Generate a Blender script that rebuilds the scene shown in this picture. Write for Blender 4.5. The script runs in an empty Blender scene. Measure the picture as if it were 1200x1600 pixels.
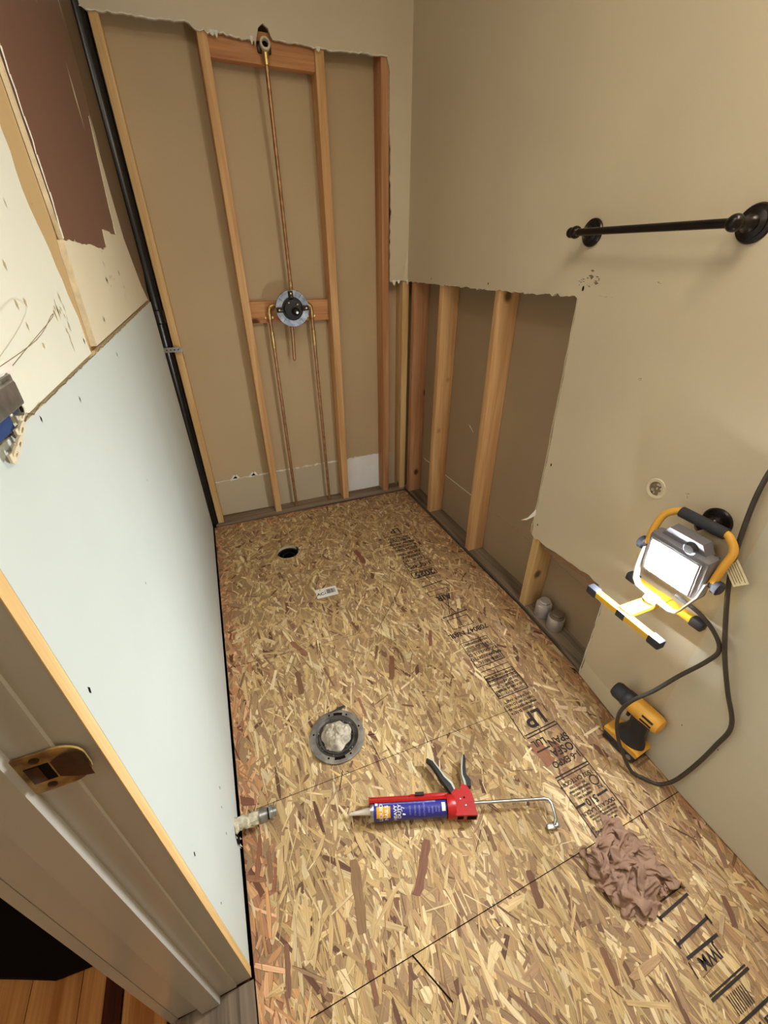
import bpy, bmesh, math, random
from mathutils import Vector, Matrix, noise
from mathutils.geometry import tessellate_polygon
C = bpy.context.scene.collection
PI = math.pi
# ------------------------------------------------------------------ camera, lights, exposure
cam_d = bpy.data.cameras.new('camera'); cam = bpy.data.objects.new('camera', cam_d); C.objects.link(cam)
bpy.context.scene.camera = cam
_y, _p, _r = (math.radians(a) for a in (21.71810, -31.42551, -0.34792))
_f = Vector((math.sin(_y)*math.cos(_p), math.cos(_y)*math.cos(_p), math.sin(_p)))
_rt = Vector((math.cos(_y), -math.sin(_y), 0)); _up = _rt.cross(_f)
_R = math.cos(_r)*_rt + math.sin(_r)*_up; _U = -math.sin(_r)*_rt + math.cos(_r)*_up
cam.matrix_world = Matrix.Translation((-1.05275, -2.27377, 1.335)) @ Matrix((_R, _U, -_f)).transposed().to_4x4()
cam_d.sensor_fit = 'VERTICAL'; cam_d.sensor_height = 36.0; cam_d.lens = 36.0*641.858/1600
cam_d.clip_start = 0.01
vs = bpy.context.scene.view_settings
vs.view_transform = 'Standard'; vs.look = 'None'; vs.gamma = 1.0; vs.use_curve_mapping = False; vs.exposure = 0.22
w = bpy.data.worlds.new('world'); bpy.context.scene.world = w; w.use_nodes = True
w.node_tree.nodes['Background'].inputs[0].default_value = (0.55, 0.5, 0.42, 1)
w.node_tree.nodes['Background'].inputs[1].default_value = 0.05
LED_STRENGTH = 400.0
def area(name, loc, target, sx, sy, power, col):
    d = bpy.data.lights.new(name, 'AREA'); d.shape = 'RECTANGLE'; d.size = sx; d.size_y = sy; d.energy = power; d.color = col
    o = bpy.data.objects.new(name, d); C.objects.link(o); o.location = loc
    o.rotation_euler = (Vector(target)-Vector(loc)).to_track_quat('-Z', 'Y').to_euler(); return o
area('vanity_light', (-0.16, -2.02, 2.15), (-0.9, -1.5, 0.5), 0.6, 0.12, 8.0, (1.0, 0.88, 0.70))
area('ceiling_light', (-1.0, -1.9, 2.42), (-0.45, -1.35, 0.6), 0.5, 0.5, 8.0, (1.0, 0.89, 0.73))
area('hall_light', (-2.3, -2.3, 2.2), (-1.7, -1.85, 0.0), 0.3, 0.3, 7.0, (1.0, 0.92, 0.8))

# ------------------------------------------------------------------ materials
MATS = {}
def hexc(r, g, b):
    f = lambda c: (c/255/12.92) if c/255 <= 0.04045 else ((c/255+0.055)/1.055)**2.4
    return (f(r), f(g), f(b), 1)
def mat(name, col, rough=0.6, metal=0.0, var=0.08, scale=12.0, bump=0.0, bscale=80.0, stretch=(1, 1, 1), emit=None, spec=0.5, col2=None, coat=0.0):
    if name in MATS: return MATS[name]
    m = bpy.data.materials.new(name); m.use_nodes = True; nt = m.node_tree; N = nt.nodes; L = nt.links
    b = N['Principled BSDF']; b.inputs['Roughness'].default_value = rough; b.inputs['Metallic'].default_value = metal
    b.inputs['Specular IOR Level'].default_value = spec; b.inputs['Coat Weight'].default_value = coat
    tc = N.new('ShaderNodeTexCoord'); mp = N.new('ShaderNodeMapping'); mp.inputs['Scale'].default_value = stretch
    L.new(tc.outputs['Object'], mp.inputs['Vector'])
    nz = N.new('ShaderNodeTexNoise'); nz.inputs['Scale'].default_value = scale; nz.inputs['Detail'].default_value = 6
    L.new(mp.outputs[0], nz.inputs['Vector'])
    rp = N.new('ShaderNodeValToRGB'); rp.color_ramp.elements[0].position = 0.3; rp.color_ramp.elements[1].position = 0.7
    c1 = [max(0, c*(1-var)) for c in col[:3]]+[1]; c2 = [min(1, c*(1+var)) for c in col[:3]]+[1]
    if col2: c1 = col2; c2 = col
    rp.color_ramp.elements[0].color = c1; rp.color_ramp.elements[1].color = c2
    L.new(nz.outputs['Fac'], rp.inputs[0]); L.new(rp.outputs[0], b.inputs['Base Color'])
    if bump:
        n2 = N.new('ShaderNodeTexNoise'); n2.inputs['Scale'].default_value = bscale; n2.inputs['Detail'].default_value = 4
        L.new(mp.outputs[0], n2.inputs['Vector'])
        bp = N.new('ShaderNodeBump'); bp.inputs['Strength'].default_value = bump; bp.inputs['Distance'].default_value = 0.002
        L.new(n2.outputs['Fac'], bp.inputs['Height']); L.new(bp.outputs[0], b.inputs['Normal'])
    if emit:
        b.inputs['Emission Color'].default_value = emit[0]; b.inputs['Emission Strength'].default_value = emit[1]
    MATS[name] = m; return m
def wood(name, light, dark, axis='Z', rough=0.65, knots=True, fine=1.0):
    """sawn lumber: stretched grain, rings and a few knots"""
    if name in MATS: return MATS[name]
    m = bpy.data.materials.new(name); m.use_nodes = True; nt = m.node_tree; N = nt.nodes; L = nt.links
    b = N['Principled BSDF']; b.inputs['Roughness'].default_value = rough; b.inputs['Specular IOR Level'].default_value = 0.25
    tc = N.new('ShaderNodeTexCoord'); oi = N.new('ShaderNodeObjectInfo')
    add = N.new('ShaderNodeVectorMath'); add.operation = 'ADD'
    ml = N.new('ShaderNodeMath'); ml.operation = 'MULTIPLY'; ml.inputs[1].default_value = 7.0
    L.new(oi.outputs['Random'], ml.inputs[0]); L.new(tc.outputs['Object'], add.inputs[0]); L.new(ml.outputs[0], add.inputs[1])
    mp = N.new('ShaderNodeMapping'); s = [14*fine, 14*fine, 14*fine]; s['XYZ'.index(axis)] = 0.8; mp.inputs['Scale'].default_value = s
    L.new(add.outputs[0], mp.inputs['Vector'])
    n1 = N.new('ShaderNodeTexNoise'); n1.inputs['Scale'].default_value = 1.6; n1.inputs['Detail'].default_value = 8; n1.inputs['Distortion'].default_value = 0.6
    L.new(mp.outputs[0], n1.inputs['Vector'])
    mp2 = N.new('ShaderNodeMapping'); s2 = [60*fine]*3; s2['XYZ'.index(axis)] = 1.5; mp2.inputs['Scale'].default_value = s2
    L.new(add.outputs[0], mp2.inputs['Vector'])
    n2 = N.new('ShaderNodeTexNoise'); n2.inputs['Scale'].default_value = 3; n2.inputs['Detail'].default_value = 3; L.new(mp2.outputs[0], n2.inputs['Vector'])
    mx = N.new('ShaderNodeMath'); mx.operation = 'MULTIPLY_ADD'; mx.inputs[1].default_value = 0.35; L.new(n2.outputs['Fac'], mx.inputs[0]); L.new(n1.outputs['Fac'], mx.inputs[2])
    rp = N.new('ShaderNodeValToRGB'); e = rp.color_ramp.elements; e[0].position = 0.5; e[0].color = dark; e[1].position = 0.82; e[1].color = light
    L.new(mx.outputs[0], rp.inputs[0]); out = rp.outputs[0]
    if knots:
        vo = N.new('ShaderNodeTexVoronoi'); vo.inputs['Scale'].default_value = 4.2
        mp3 = N.new('ShaderNodeMapping'); s3 = [1.0]*3; s3['XYZ'.index(axis)] = 0.8; mp3.inputs['Scale'].default_value = s3
        L.new(add.outputs[0], mp3.inputs['Vector']); L.new(mp3.outputs[0], vo.inputs['Vector'])
        r2 = N.new('ShaderNodeValToRGB'); r2.color_ramp.elements[0].position = 0.045; r2.color_ramp.elements[0].color = (1, 1, 1, 1)
        r2.color_ramp.elements[1].position = 0.095; r2.color_ramp.elements[1].color = (0, 0, 0, 1); L.new(vo.outputs['Distance'], r2.inputs[0])
        mk = N.new('ShaderNodeMix'); mk.data_type = 'RGBA'; mk.inputs[7].default_value = [c*0.28 for c in dark[:3]]+[1]
        L.new(r2.outputs[0], mk.inputs[0]); L.new(out, mk.inputs[6]); out = mk.outputs[2]
    L.new(out, b.inputs['Base Color'])
    bp = N.new('ShaderNodeBump'); bp.inputs['Strength'].default_value = 0.25; bp.inputs['Distance'].default_value = 0.001
    L.new(mx.outputs[0], bp.inputs['Height']); L.new(bp.outputs[0], b.inputs['Normal'])
    MATS[name] = m; return m
def painted(name, col, spots=None, spotcol=None, rough=0.55, thr=0.68, sc=3.0):
    """wall paint with faint mottling, roller bump and sparse scuffs"""
    if name in MATS: return MATS[name]
    m = mat(name, col, rough=rough, var=0.05, scale=2.2, bump=0.12, bscale=140)
    nt = m.node_tree; N = nt.nodes; L = nt.links; b = N['Principled BSDF']
    if spots:
        src = b.inputs['Base Color'].links[0].from_socket
        tc = N.new('ShaderNodeTexCoord'); n = N.new('ShaderNodeTexNoise'); n.inputs['Scale'].default_value = sc*4; n.inputs['Detail'].default_value = 10
        n.inputs['Roughness'].default_value = 0.75; n.inputs['Distortion'].default_value = 0.7
        L.new(tc.outputs['Object'], n.inputs['Vector'])
        r = N.new('ShaderNodeValToRGB'); r.color_ramp.elements[0].position = thr; r.color_ramp.elements[0].color = (0, 0, 0, 1)
        r.color_ramp.elements[1].position = thr+0.06; r.color_ramp.elements[1].color = (spots,)*3+(1,)
        L.new(n.outputs['Fac'], r.inputs[0]); mk = N.new('ShaderNodeMix'); mk.data_type = 'RGBA'; mk.inputs[7].default_value = spotcol
        L.new(r.outputs[0], mk.inputs[0]); L.new(src, mk.inputs[6]); L.new(mk.outputs[2], b.inputs['Base Color'])
    return m
M_wall = painted('beige_paint', hexc(212, 199, 173), spots=0.25, spotcol=hexc(120, 105, 80), thr=0.72)
M_wallg = painted('old_greige_paint', hexc(214, 209, 190), spots=0.3, spotcol=hexc(140, 132, 112), thr=0.7)
M_gyp = mat('gypsum_core', hexc(215, 203, 175), rough=0.9, var=0.15, scale=60, bump=0.6)
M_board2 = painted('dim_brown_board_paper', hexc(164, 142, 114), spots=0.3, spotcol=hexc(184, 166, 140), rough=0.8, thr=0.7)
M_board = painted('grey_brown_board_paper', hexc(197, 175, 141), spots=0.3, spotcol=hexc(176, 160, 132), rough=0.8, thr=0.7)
M_boardlow = painted('pale_board_paper', hexc(196, 182, 156), spots=0.3, spotcol=hexc(150, 130, 100), rough=0.75, thr=0.66)
M_white = painted('new_white_board', hexc(203, 212, 208), spots=0.25, spotcol=hexc(196, 198, 186), rough=0.5, thr=0.7)
M_plaster = painted('old_white_plaster', hexc(226, 226, 210), spots=0.6, spotcol=hexc(190, 176, 140), thr=0.72, sc=1.5)
M_cream = painted('cream_plaster', hexc(222, 212, 184), spots=0.7, spotcol=hexc(160, 140, 105), thr=0.68, sc=2.5)
M_tan = painted('bare_tan_board', hexc(190, 160, 112), spots=0.4, spotcol=hexc(150, 120, 80), rough=0.8, thr=0.64)
M_brown = painted('maroon_brown_paint', hexc(112, 78, 66), spots=0.35, spotcol=hexc(150, 125, 110), rough=0.45, thr=0.69, sc=1.2)
M_umber = painted('umber_brown_board', hexc(105, 84, 62), spots=0.3, spotcol=hexc(140, 118, 90), rough=0.6, thr=0.66)
M_glare = mat('painted_glare_white', hexc(246, 248, 254), rough=0.4, var=0.04)  # near-white that paints the glare low on the back wall
M_torn = mat('torn_brown_paper', hexc(150, 118, 88), rough=0.9, var=0.2, scale=40)
M_white2 = mat('paper_white', hexc(235, 233, 225), rough=0.6, var=0.02)
M_black = mat('black_rubber', hexc(26, 26, 28), rough=0.5, var=0.15)
M_dark = mat('dark_gap', hexc(24, 16, 12), rough=0.95, spec=0.1)
M_abs = mat('black_plastic_pipe', hexc(20, 20, 22), rough=0.28, var=0.2)
M_bronze = mat('oil_rubbed_bronze', hexc(38, 32, 30), rough=0.3, metal=0.55, var=0.25, scale=30)
M_copper = mat('copper', hexc(204, 164, 124), rough=0.4, metal=0.75, var=0.3, scale=40, col2=hexc(164, 122, 90))
M_solder = mat('soldered_brass', hexc(208, 180, 120), rough=0.35, metal=0.9, var=0.3, scale=50)
M_steel = mat('brushed_steel', hexc(190, 192, 196), rough=0.28, metal=1.0, var=0.15, scale=30, stretch=(1, 1, 8))
M_ring = mat('smudged_steel_ring', hexc(176, 182, 194), rough=0.42, metal=0.8, var=0.3, scale=35, col2=hexc(110, 116, 128))
M_galv = mat('galvanised_steel', hexc(170, 172, 172), rough=0.35, metal=0.9, var=0.3, scale=60, bump=0.3)
M_castiron = mat('dusty_dark_flange', hexc(74, 70, 66), rough=0.5, metal=0.3, var=0.5, scale=25, bump=0.5)
M_blackpl = mat('charcoal_plastic', hexc(44, 46, 54), rough=0.5, var=0.12)
M_yellow = mat('yellow_plastic', hexc(236, 176, 68), rough=0.45, var=0.08)
M_yelm = mat('yellow_enamel', hexc(242, 190, 60), rough=0.35, var=0.05)
M_red = mat('red_enamel', hexc(176, 28, 30), rough=0.35, var=0.12, scale=30)
M_blue = mat('blue_label', hexc(44, 46, 140), rough=0.35, var=0.06)
M_lab2 = mat('pale_blue_print', hexc(120, 122, 180), rough=0.4, var=0.25, scale=150)
M_ltgrey = mat('pale_grey_grip', hexc(190, 196, 184), rough=0.5)
M_nozzle = mat('translucent_white_plastic', hexc(244, 238, 226), rough=0.4)
M_gypcrumb = mat('grey_crumbly_plug', hexc(186, 176, 158), rough=0.95, var=0.35, scale=60, bump=1.0, bscale=120)
M_ink = mat('black_stamp_ink', hexc(44, 36, 32), rough=0.8, var=0.35, scale=60)
M_jamb = mat('offwhite_trim_paint', hexc(178, 173, 164), rough=0.3, var=0.03, scale=4, spec=0.5)
M_ringgrey = mat('scuffed_grey_ring', hexc(158, 152, 144), rough=0.45, metal=0.4, var=0.3, scale=30, bump=0.4, col2=hexc(104, 98, 92))
M_brass = mat('worn_brass_plate', hexc(206, 176, 108), rough=0.4, metal=0.45, col2=hexc(110, 80, 48), scale=45)
M_brassd = mat('tarnished_brass', hexc(70, 48, 30), rough=0.4, metal=0.7, var=0.4, scale=60)
M_cloth = mat('dusty_pink_cloth', hexc(154, 122, 102), rough=0.95, var=0.09, scale=25, bump=0.35, bscale=500)
M_cord = mat('dark_grey_cord', hexc(66, 62, 58), rough=0.45, var=0.2, scale=30)
M_stud = wood('stud_lumber', hexc(232, 190, 138), hexc(202, 154, 104))
M_studp = wood('pale_stud_lumber', hexc(236, 204, 150), hexc(212, 170, 116))
M_studr = wood('reddish_stud_lumber', hexc(210, 162, 122), hexc(180, 126, 88))
M_blockw = wood('block_lumber', hexc(214, 160, 112), hexc(176, 118, 78), axis='X')
M_plateg = wood('weathered_plate_lumber', hexc(150, 132, 112), hexc(92, 76, 62), axis='X', knots=False)
M_plategy = wood('weathered_side_plate_lumber', hexc(142, 126, 108), hexc(88, 74, 62), axis='Y', knots=False)
M_pine = wood('raw_pine_edge', hexc(232, 200, 142), hexc(204, 160, 96), knots=False)
M_hall = wood('oak_flooring', hexc(226, 162, 98), hexc(178, 112, 58), axis='Y', rough=0.35, knots=False)
M_hall2 = wood('dark_oak_flooring', hexc(90, 42, 24), hexc(50, 22, 14), axis='Y', rough=0.3, knots=False)

# ------------------------------------------------------------------ mesh helpers
class MB:
    def __init__(s): s.v = []; s.f = []; s.m = []; s.mats = []; s.sm = []
    def mi(s, m):
        if m not in s.mats: s.mats.append(m)
        return s.mats.index(m)
    def add(s, vs_, fs, m, smooth=False, T=None):
        o = len(s.v); i = s.mi(m)
        s.v += [tuple(T @ Vector(p)) if T else tuple(p) for p in vs_]
        for f in fs: s.f.append([o+k for k in f]); s.m.append(i); s.sm.append(smooth)
        return s
    def box(s, a, b, m, T=None, bev=0.0):
        (x0, y0, z0), (x1, y1, z1) = [min(p, q) for p, q in zip(a, b)], [max(p, q) for p, q in zip(a, b)]
        if bev > 0:
            bm = bmesh.new(); bmesh.ops.create_cube(bm, size=1.0)
            for v in bm.verts: v.co = Vector(((x0+x1)/2+v.co.x*(x1-x0), (y0+y1)/2+v.co.y*(y1-y0), (z0+z1)/2+v.co.z*(z1-z0)))
            bmesh.ops.bevel(bm, geom=bm.edges[:], offset=bev, segments=2, affect='EDGES', profile=0.5)
            bm.verts.index_update(); s.add([v.co[:] for v in bm.verts], [[v.index for v in f.verts] for f in bm.faces], m, True, T); bm.free(); return s
        vs_ = [(x0, y0, z0), (x1, y0, z0), (x1, y1, z0), (x0, y1, z0), (x0, y0, z1), (x1, y0, z1), (x1, y1, z1), (x0, y1, z1)]
        return s.add(vs_, [(0, 3, 2, 1), (4, 5, 6, 7), (0, 1, 5, 4), (1, 2, 6, 5), (2, 3, 7, 6), (3, 0, 4, 7)], m, False, T)
    def prism(s, poly, z0, z1, m, T=None, side=None, bev=0.0):
        """polygon in xy extruded z0..z1, any outline"""
        n = len(poly); side = side or m
        ar = sum(poly[i][0]*poly[(i+1) % n][1]-poly[(i+1) % n][0]*poly[i][1] for i in range(n))
        if ar < 0: poly = poly[::-1]
        tris = []
        for t in tessellate_polygon([[Vector((x, y, 0)) for x, y in poly]]):
            (ax, ay), (bx, by), (cx, cy) = (poly[k] for k in t); q = (bx-ax)*(cy-ay)-(by-ay)*(cx-ax)
            if abs(q) > 1e-12: tris.append(list(t) if q > 0 else list(t)[::-1])
        a = [(x, y, z0) for x, y in poly]; b = [(x, y, z1) for x, y in poly]
        s.add(a+b, [t[::-1] for t in tris]+[[k+n for k in t] for t in tris], m, False, T)
        s.add(a+b, [(i, (i+1) % n, (i+1) % n+n, i+n) for i in range(n)], side, False, T)
        return s
    def lathe(s, prof, m, T=None, n=32, caps=True):
        """prof: (radius, z) list, about z"""
        vs_ = []; fs = []
        for r, z in prof: vs_ += [(r*math.cos(2*PI*i/n), r*math.sin(2*PI*i/n), z) for i in range(n)]
        for k in range(len(prof)-1):
            for i in range(n): j = (i+1) % n; fs.append((k*n+i, k*n+j, (k+1)*n+j, (k+1)*n+i))
        if caps:
            fs.append(tuple(range(n))[::-1]); fs.append(tuple((len(prof)-1)*n+i for i in range(n)))
        return s.add(vs_, fs, m, True, T)
    def tube(s, pts, r, m, n=10, T=None, sub=0, caps=True):
        P = [Vector(p) for p in pts]; rr = r if isinstance(r, (list, tuple)) else [r]*len(P)
        if sub:
            Q = []; R2 = []
            for i in range(len(P)-1):
                p0 = P[max(i-1, 0)]; p1 = P[i]; p2 = P[i+1]; p3 = P[min(i+2, len(P)-1)]
                for k in range(sub):
                    t = k/sub
                    Q.append(0.5*((2*p1)+(p2-p0)*t+(2*p0-5*p1+4*p2-p3)*t*t+(3*p1-p0-3*p2+p3)*t**3)); R2.append(rr[i]*(1-t)+rr[i+1]*t)
            Q.append(P[-1]); R2.append(rr[-1]); P = Q; rr = R2
        vs_ = []; fs = []; up = None
        for i, p in enumerate(P):
            d = (P[min(i+1, len(P)-1)]-P[max(i-1, 0)]).normalized()
            if up is None: up = d.orthogonal().normalized()
            up = (up-d*up.dot(d)).normalized(); q = d.cross(up)
            for k in range(n):
                a = 2*PI*k/n; vs_.append(p+(up*math.cos(a)+q*math.sin(a))*rr[i])
        for i in range(len(P)-1):
            for k in range(n): j = (k+1) % n; fs.append((i*n+k, i*n+j, (i+1)*n+j, (i+1)*n+k))
        if caps: fs.append(tuple(range(n))[::-1]); fs.append(tuple((len(P)-1)*n+k for k in range(n)))
        return s.add(vs_, fs, m, True, T)
    def ball(s, c, r, m, T=None, sc=(1, 1, 1), n=16):
        prof = [(max(1e-5, math.sin(PI*i/n))*r, -math.cos(PI*i/n)*r) for i in range(n+1)]
        Mx = Matrix.Translation(c) @ Matrix.Diagonal((*sc, 1))
        return s.lathe(prof, m, (T @ Mx) if T else Mx, n=20, caps=False)
    def build(s, name, parent=None, loc=None, kind=None, fn=None, recalc=False):
        me = bpy.data.meshes.new(name)
        off = Vector(loc) if loc else Vector((0, 0, 0))
        vv = [Vector(p) for p in s.v]
        if fn: vv = [fn(p) for p in vv]
        me.from_pydata([tuple(p-off) for p in vv], [], s.f)
        for m in s.mats: me.materials.append(m)
        me.polygons.foreach_set('material_index', s.m); me.polygons.foreach_set('use_smooth', s.sm); me.update()
        try: me.set_sharp_from_angle(angle=math.radians(38))
        except Exception: pass
        o = bpy.data.objects.new(name, me); C.objects.link(o); o.location = off
        if parent: o.parent = parent
        if kind: o['kind'] = kind
        return o
def tag(o, label=None, cat=None, group=None, kind=None):
    if label: o['label'] = label
    if cat: o['category'] = cat
    if group: o['group'] = group
    if kind: o['kind'] = kind
    return o
def thing(name, label, cat, loc=(0, 0, 0), rot=(0, 0, 0), group=None):
    o = bpy.data.objects.new(name, None); o.empty_display_size = 0.05; C.objects.link(o)
    o.location = loc; o.rotation_euler = rot; return tag(o, label, cat, group)
def frame(o, x, y, z):
    """matrix with local axes x,y,z at o"""
    return Matrix.Translation(o) @ Matrix((Vector(x), Vector(y), Vector(z))).transposed().to_4x4()
AX_Y = Matrix.Rotation(PI/2, 4, 'X')      # lathe axis z -> -y
def lerp(a, b, t): return a+(b-a)*t
BOW = [(0.2, 0.0), (0.0, 0.003), (-0.4, 0.010), (-0.9, 0.020), (-1.23, 0.028), (-1.45, 0.022), (-1.62, 0.008), (-1.80, -0.012), (-2.05, -0.024), (-2.3, -0.026), (-3.5, -0.026)]
def WX(y):
    for (y0, x0), (y1, x1) in zip(BOW, BOW[1:]):
        if y <= y0 and y >= y1: return lerp(x0, x1, (y0-y)/(y0-y1))
    return BOW[-1][1]
def bow(p): return Vector((p.x+WX(p.y), p.y, p.z))
def jag(pts, amp, step, seed=1, close=False):
    """ragged line through pts"""
    rnd = random.Random(seed); out = []
    for (a, b), (c, d) in zip(pts, pts[1:]):
        L_ = math.hypot(c-a, d-b); n = max(1, int(L_/step)); nx, ny = -(d-b)/L_, (c-a)/L_
        for i in range(n):
            t = i/n; o = 0 if i == 0 else rnd.gauss(0, amp)
            out.append((a+(c-a)*t+nx*o, b+(d-b)*t+ny*o))
    out.append(pts[-1]); return out
def text_mesh(txt, size, T, m, mb, wrap=None, thick=0.0):
    cu = bpy.data.curves.new('t', 'FONT'); cu.body = txt; cu.size = size; cu.offset = size*0.026; cu.align_x = 'CENTER'; cu.align_y = 'CENTER'
    o = bpy.data.objects.new('t', cu); C.objects.link(o); bpy.context.view_layer.update()
    me = bpy.data.meshes.new_from_object(o); vs_ = [v.co.copy() for v in me.vertices]; fs = [list(p.vertices) for p in me.polygons]
    bpy.data.objects.remove(o); bpy.data.meshes.remove(me); bpy.data.curves.remove(cu)
    mb.add([wrap(p) if wrap else p for p in vs_], fs, m, False, T)

# ------------------------------------------------------------------ floor (strand board)
XL = -1.233
DR = (-0.876, -0.428, 0.058)       # drain hole
FY0, FY1 = -0.032, -3.1
def floor_right(y): return WX(y)-(0.010 if y > -1.62 else 0.002)
def osb_floor():
    rnd = random.Random(7)
    verts = []; faces = []; cols = []; uvs = []
    def poly(pts, z, col, uv=None):
        o = len(verts); verts.extend((x, y, z if not isinstance(z, list) else z[i]) for i, (x, y) in enumerate(pts)); faces.append(list(range(o, o+len(pts))))
        cols.append(col); uvs.append(uv or [(x*3, y*3) for x, y in pts])
    # base sheet: two halves notched round the drain
    cx, cy, r = DR
    ys = [FY0, -0.4, -0.9, -1.23, -1.45, -1.62, -1.8, -2.05, -2.3, FY1]
    arcR = [(cx+r*math.sin(a), cy+r*math.cos(a)) for a in [PI*i/20 for i in range(21)]]
    arcL = [(cx-r*math.sin(a), cy+r*math.cos(a)) for a in [PI*i/20 for i in range(21)]]
    base = (0.36, 0.23, 0.12)
    poly([(XL, FY0), (XL, FY1), (cx, FY1)]+arcL[::-1]+[(cx, FY0)], 0.0, base)
    poly([(cx, FY0)]+arcR+[(cx, FY1)]+[(floor_right(y), y) for y in ys[::-1]], 0.0, base)
    rim = arcR+arcL[::-1][1:-1]
    for i in range(len(rim)):       # cut edge of the hole and of the sheet
        a = rim[i]; b = rim[(i+1) % len(rim)]; o = len(verts); verts.extend([(a[0], a[1], 0), (b[0], b[1], 0), (b[0], b[1], -0.018), (a[0], a[1], -0.018)])
        faces.append([o, o+1, o+2, o+3]); cols.append((0.62, 0.5, 0.32)); uvs.append([(0, 0)]*4)
    edge = [(XL, FY0), (XL, FY1)]; edge2 = [(floor_right(y), y) for y in ys]; e3 = [(XL, FY0), (floor_right(FY0), FY0)]
    for E_ in (edge, edge2, e3):
        for a, b in zip(E_, E_[1:]):
            o = len(verts); verts.extend([(a[0], a[1], 0), (b[0], b[1], 0), (b[0], b[1], -0.018), (a[0], a[1], -0.018)]); faces.append([o, o+1, o+2, o+3]); cols.append((0.12, 0.04, 0.03)); uvs.append([(0, 0)]*4)
    lights = [(226, 194, 138), (232, 204, 152), (216, 182, 126), (206, 172, 116), (242, 216, 166), (222, 186, 124), (200, 164, 112)]
    mids = [(188, 150, 108), (194, 154, 104), (178, 142, 104)]
    darks = [(144, 104, 76), (130, 92, 68), (154, 114, 82), (118, 80, 62)]
    NF = 15000; NB = 0
    yend = -2.62
    for i in range(NF):
        t = i/NF
        x = rnd.uniform(XL-0.01, 0.03); y = rnd.uniform(yend, FY0+0.01)
        big = rnd.random()
        far = max(0, min(1, (y+1.3)/1.1))                  # far half of the sheet has more random strands
        ang = PI/2+rnd.gauss(0, 0.42+0.35*far)
        if rnd.random() < 0.12: ang = rnd.uniform(0, PI)
        if y < -1.1: ang -= 0.1*(x+0.6)
        L_ = rnd.uniform(0.03, 0.10) if big > 0.25 else rnd.uniform(0.015, 0.04)
        W_ = rnd.choice([0.004, 0.006, 0.009, 0.012, 0.016, 0.020]) * rnd.uniform(0.7, 1.2)
        if t > 0.8: W_ *= 0.62
        if y > -0.9: L_ *= 0.75; W_ *= 0.85
        u = rnd.random()
        pd = 0.065 if t > 0.35 else 0.12
        c = rnd.choice(darks) if u < pd else (rnd.choice(mids) if u < pd+0.27 else rnd.choice(lights))
        k = rnd.uniform(0.87, 1.03); gm = sum(c)/3; c = [hexc(min(255, (q*0.93+gm*0.07)*k), 0, 0)[0] for q in c]
        d = min(x-XL, floor_right(y)-x, (FY0-y)*1.3)
        if d < (0.05 if x < -0.6 else 0.03)+rnd.gauss(0, 0.025):                 # reddish sealed edge
            c = [c[0]*0.97, c[1]*0.74, c[2]*0.74] if x < -0.6 else [c[0]*0.88, c[1]*0.74, c[2]*0.76]
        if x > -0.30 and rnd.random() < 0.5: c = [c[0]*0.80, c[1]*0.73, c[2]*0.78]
        ca, sa = math.cos(ang), math.sin(ang)
        # ragged strand outline
        m_ = 3; top = []; bot = []
        bend = rnd.gauss(0, 0.12)*W_
        for q in range(m_+1):
            s = q/m_; ww = W_/2*rnd.uniform(0.75, 1.1)*(0.55 if q in (0, m_) and rnd.random() < 0.6 else 1)
            bb = bend*math.sin(PI*s); sx = (s-0.5)*L_
            top.append((sx+rnd.uniform(-0.1, 0.1)*W_, ww+bb)); bot.append((sx+rnd.uniform(-0.4, 0.4)*W_*(q in (0, m_)), -ww*rnd.uniform(0.8, 1.1)+bb))
        loc = bot+top[::-1]
        pts = [(x+a*ca-b*sa, y+a*sa+b*ca) for a, b in loc]
        lim = []
        bad = False
        for (px, py) in pts:
            py = min(py, FY0-0.0002); px = max(XL+0.0002, min(px, floor_right(py)-0.0002))
            dd = math.hypot(px-cx, py-cy)
            if dd < r+0.001:
                if dd < r*0.4: bad = True
                px = cx+(px-cx)/max(dd, 1e-4)*(r+0.001); py = cy+(py-cy)/max(dd, 1e-4)*(r+0.001)
            lim.append((px, py))
        if bad: continue
        z = 0.0002+0.0011*t; ou = rnd.uniform(0, 50); ov = rnd.uniform(0, 50)
        tl = rnd.gauss(0, 0.00035)
        uv = [(a+ou, b+ov) for a, b in loc]
        if W_ > 0.006 and rnd.random() < 0.45:             # thin strand shadow painted as a dark hairline under one long side
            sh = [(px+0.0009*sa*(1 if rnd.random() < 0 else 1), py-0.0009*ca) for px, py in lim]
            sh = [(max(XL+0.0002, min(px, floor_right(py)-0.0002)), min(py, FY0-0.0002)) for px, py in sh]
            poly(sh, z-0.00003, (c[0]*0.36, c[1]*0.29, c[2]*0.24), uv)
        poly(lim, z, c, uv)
    BIG = [(-0.967, -1.831, -0.99, -1.971, 0.026), (-0.769, -1.865, -0.845, -1.958, 0.024), (-0.559, -2.02, -0.578, -2.091, 0.02), (-0.624, -1.27, -0.666, -1.37, 0.024), (-0.979, -1.05, -0.934, -1.144, 0.022),
           (-0.985, -1.204, -0.99, -1.304, 0.022), (-0.422, -1.21, -0.459, -1.286, 0.016), (-0.328, -1.76, -0.324, -1.836, 0.045), (-0.298, -1.857, -0.286, -1.911, 0.03), (-0.537, -0.554, -0.526, -0.678, 0.028), (-0.27, -1.78, -0.285, -1.85, 0.03),
           (-0.805, -1.393, -0.804, -1.472, 0.01), (-1.159, -1.921, -1.169, -2.005, 0.014), (-0.995, -2.015, -0.998, -2.084, 0.012), (-0.603, -1.897, -0.613, -1.955, 0.012), (-0.149, -2.239, -0.179, -2.288, 0.016), (-0.495, -2.195, -0.509, -2.252, 0.016), (-1.171, -1.729, -1.175, -1.799, 0.013)]
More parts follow.
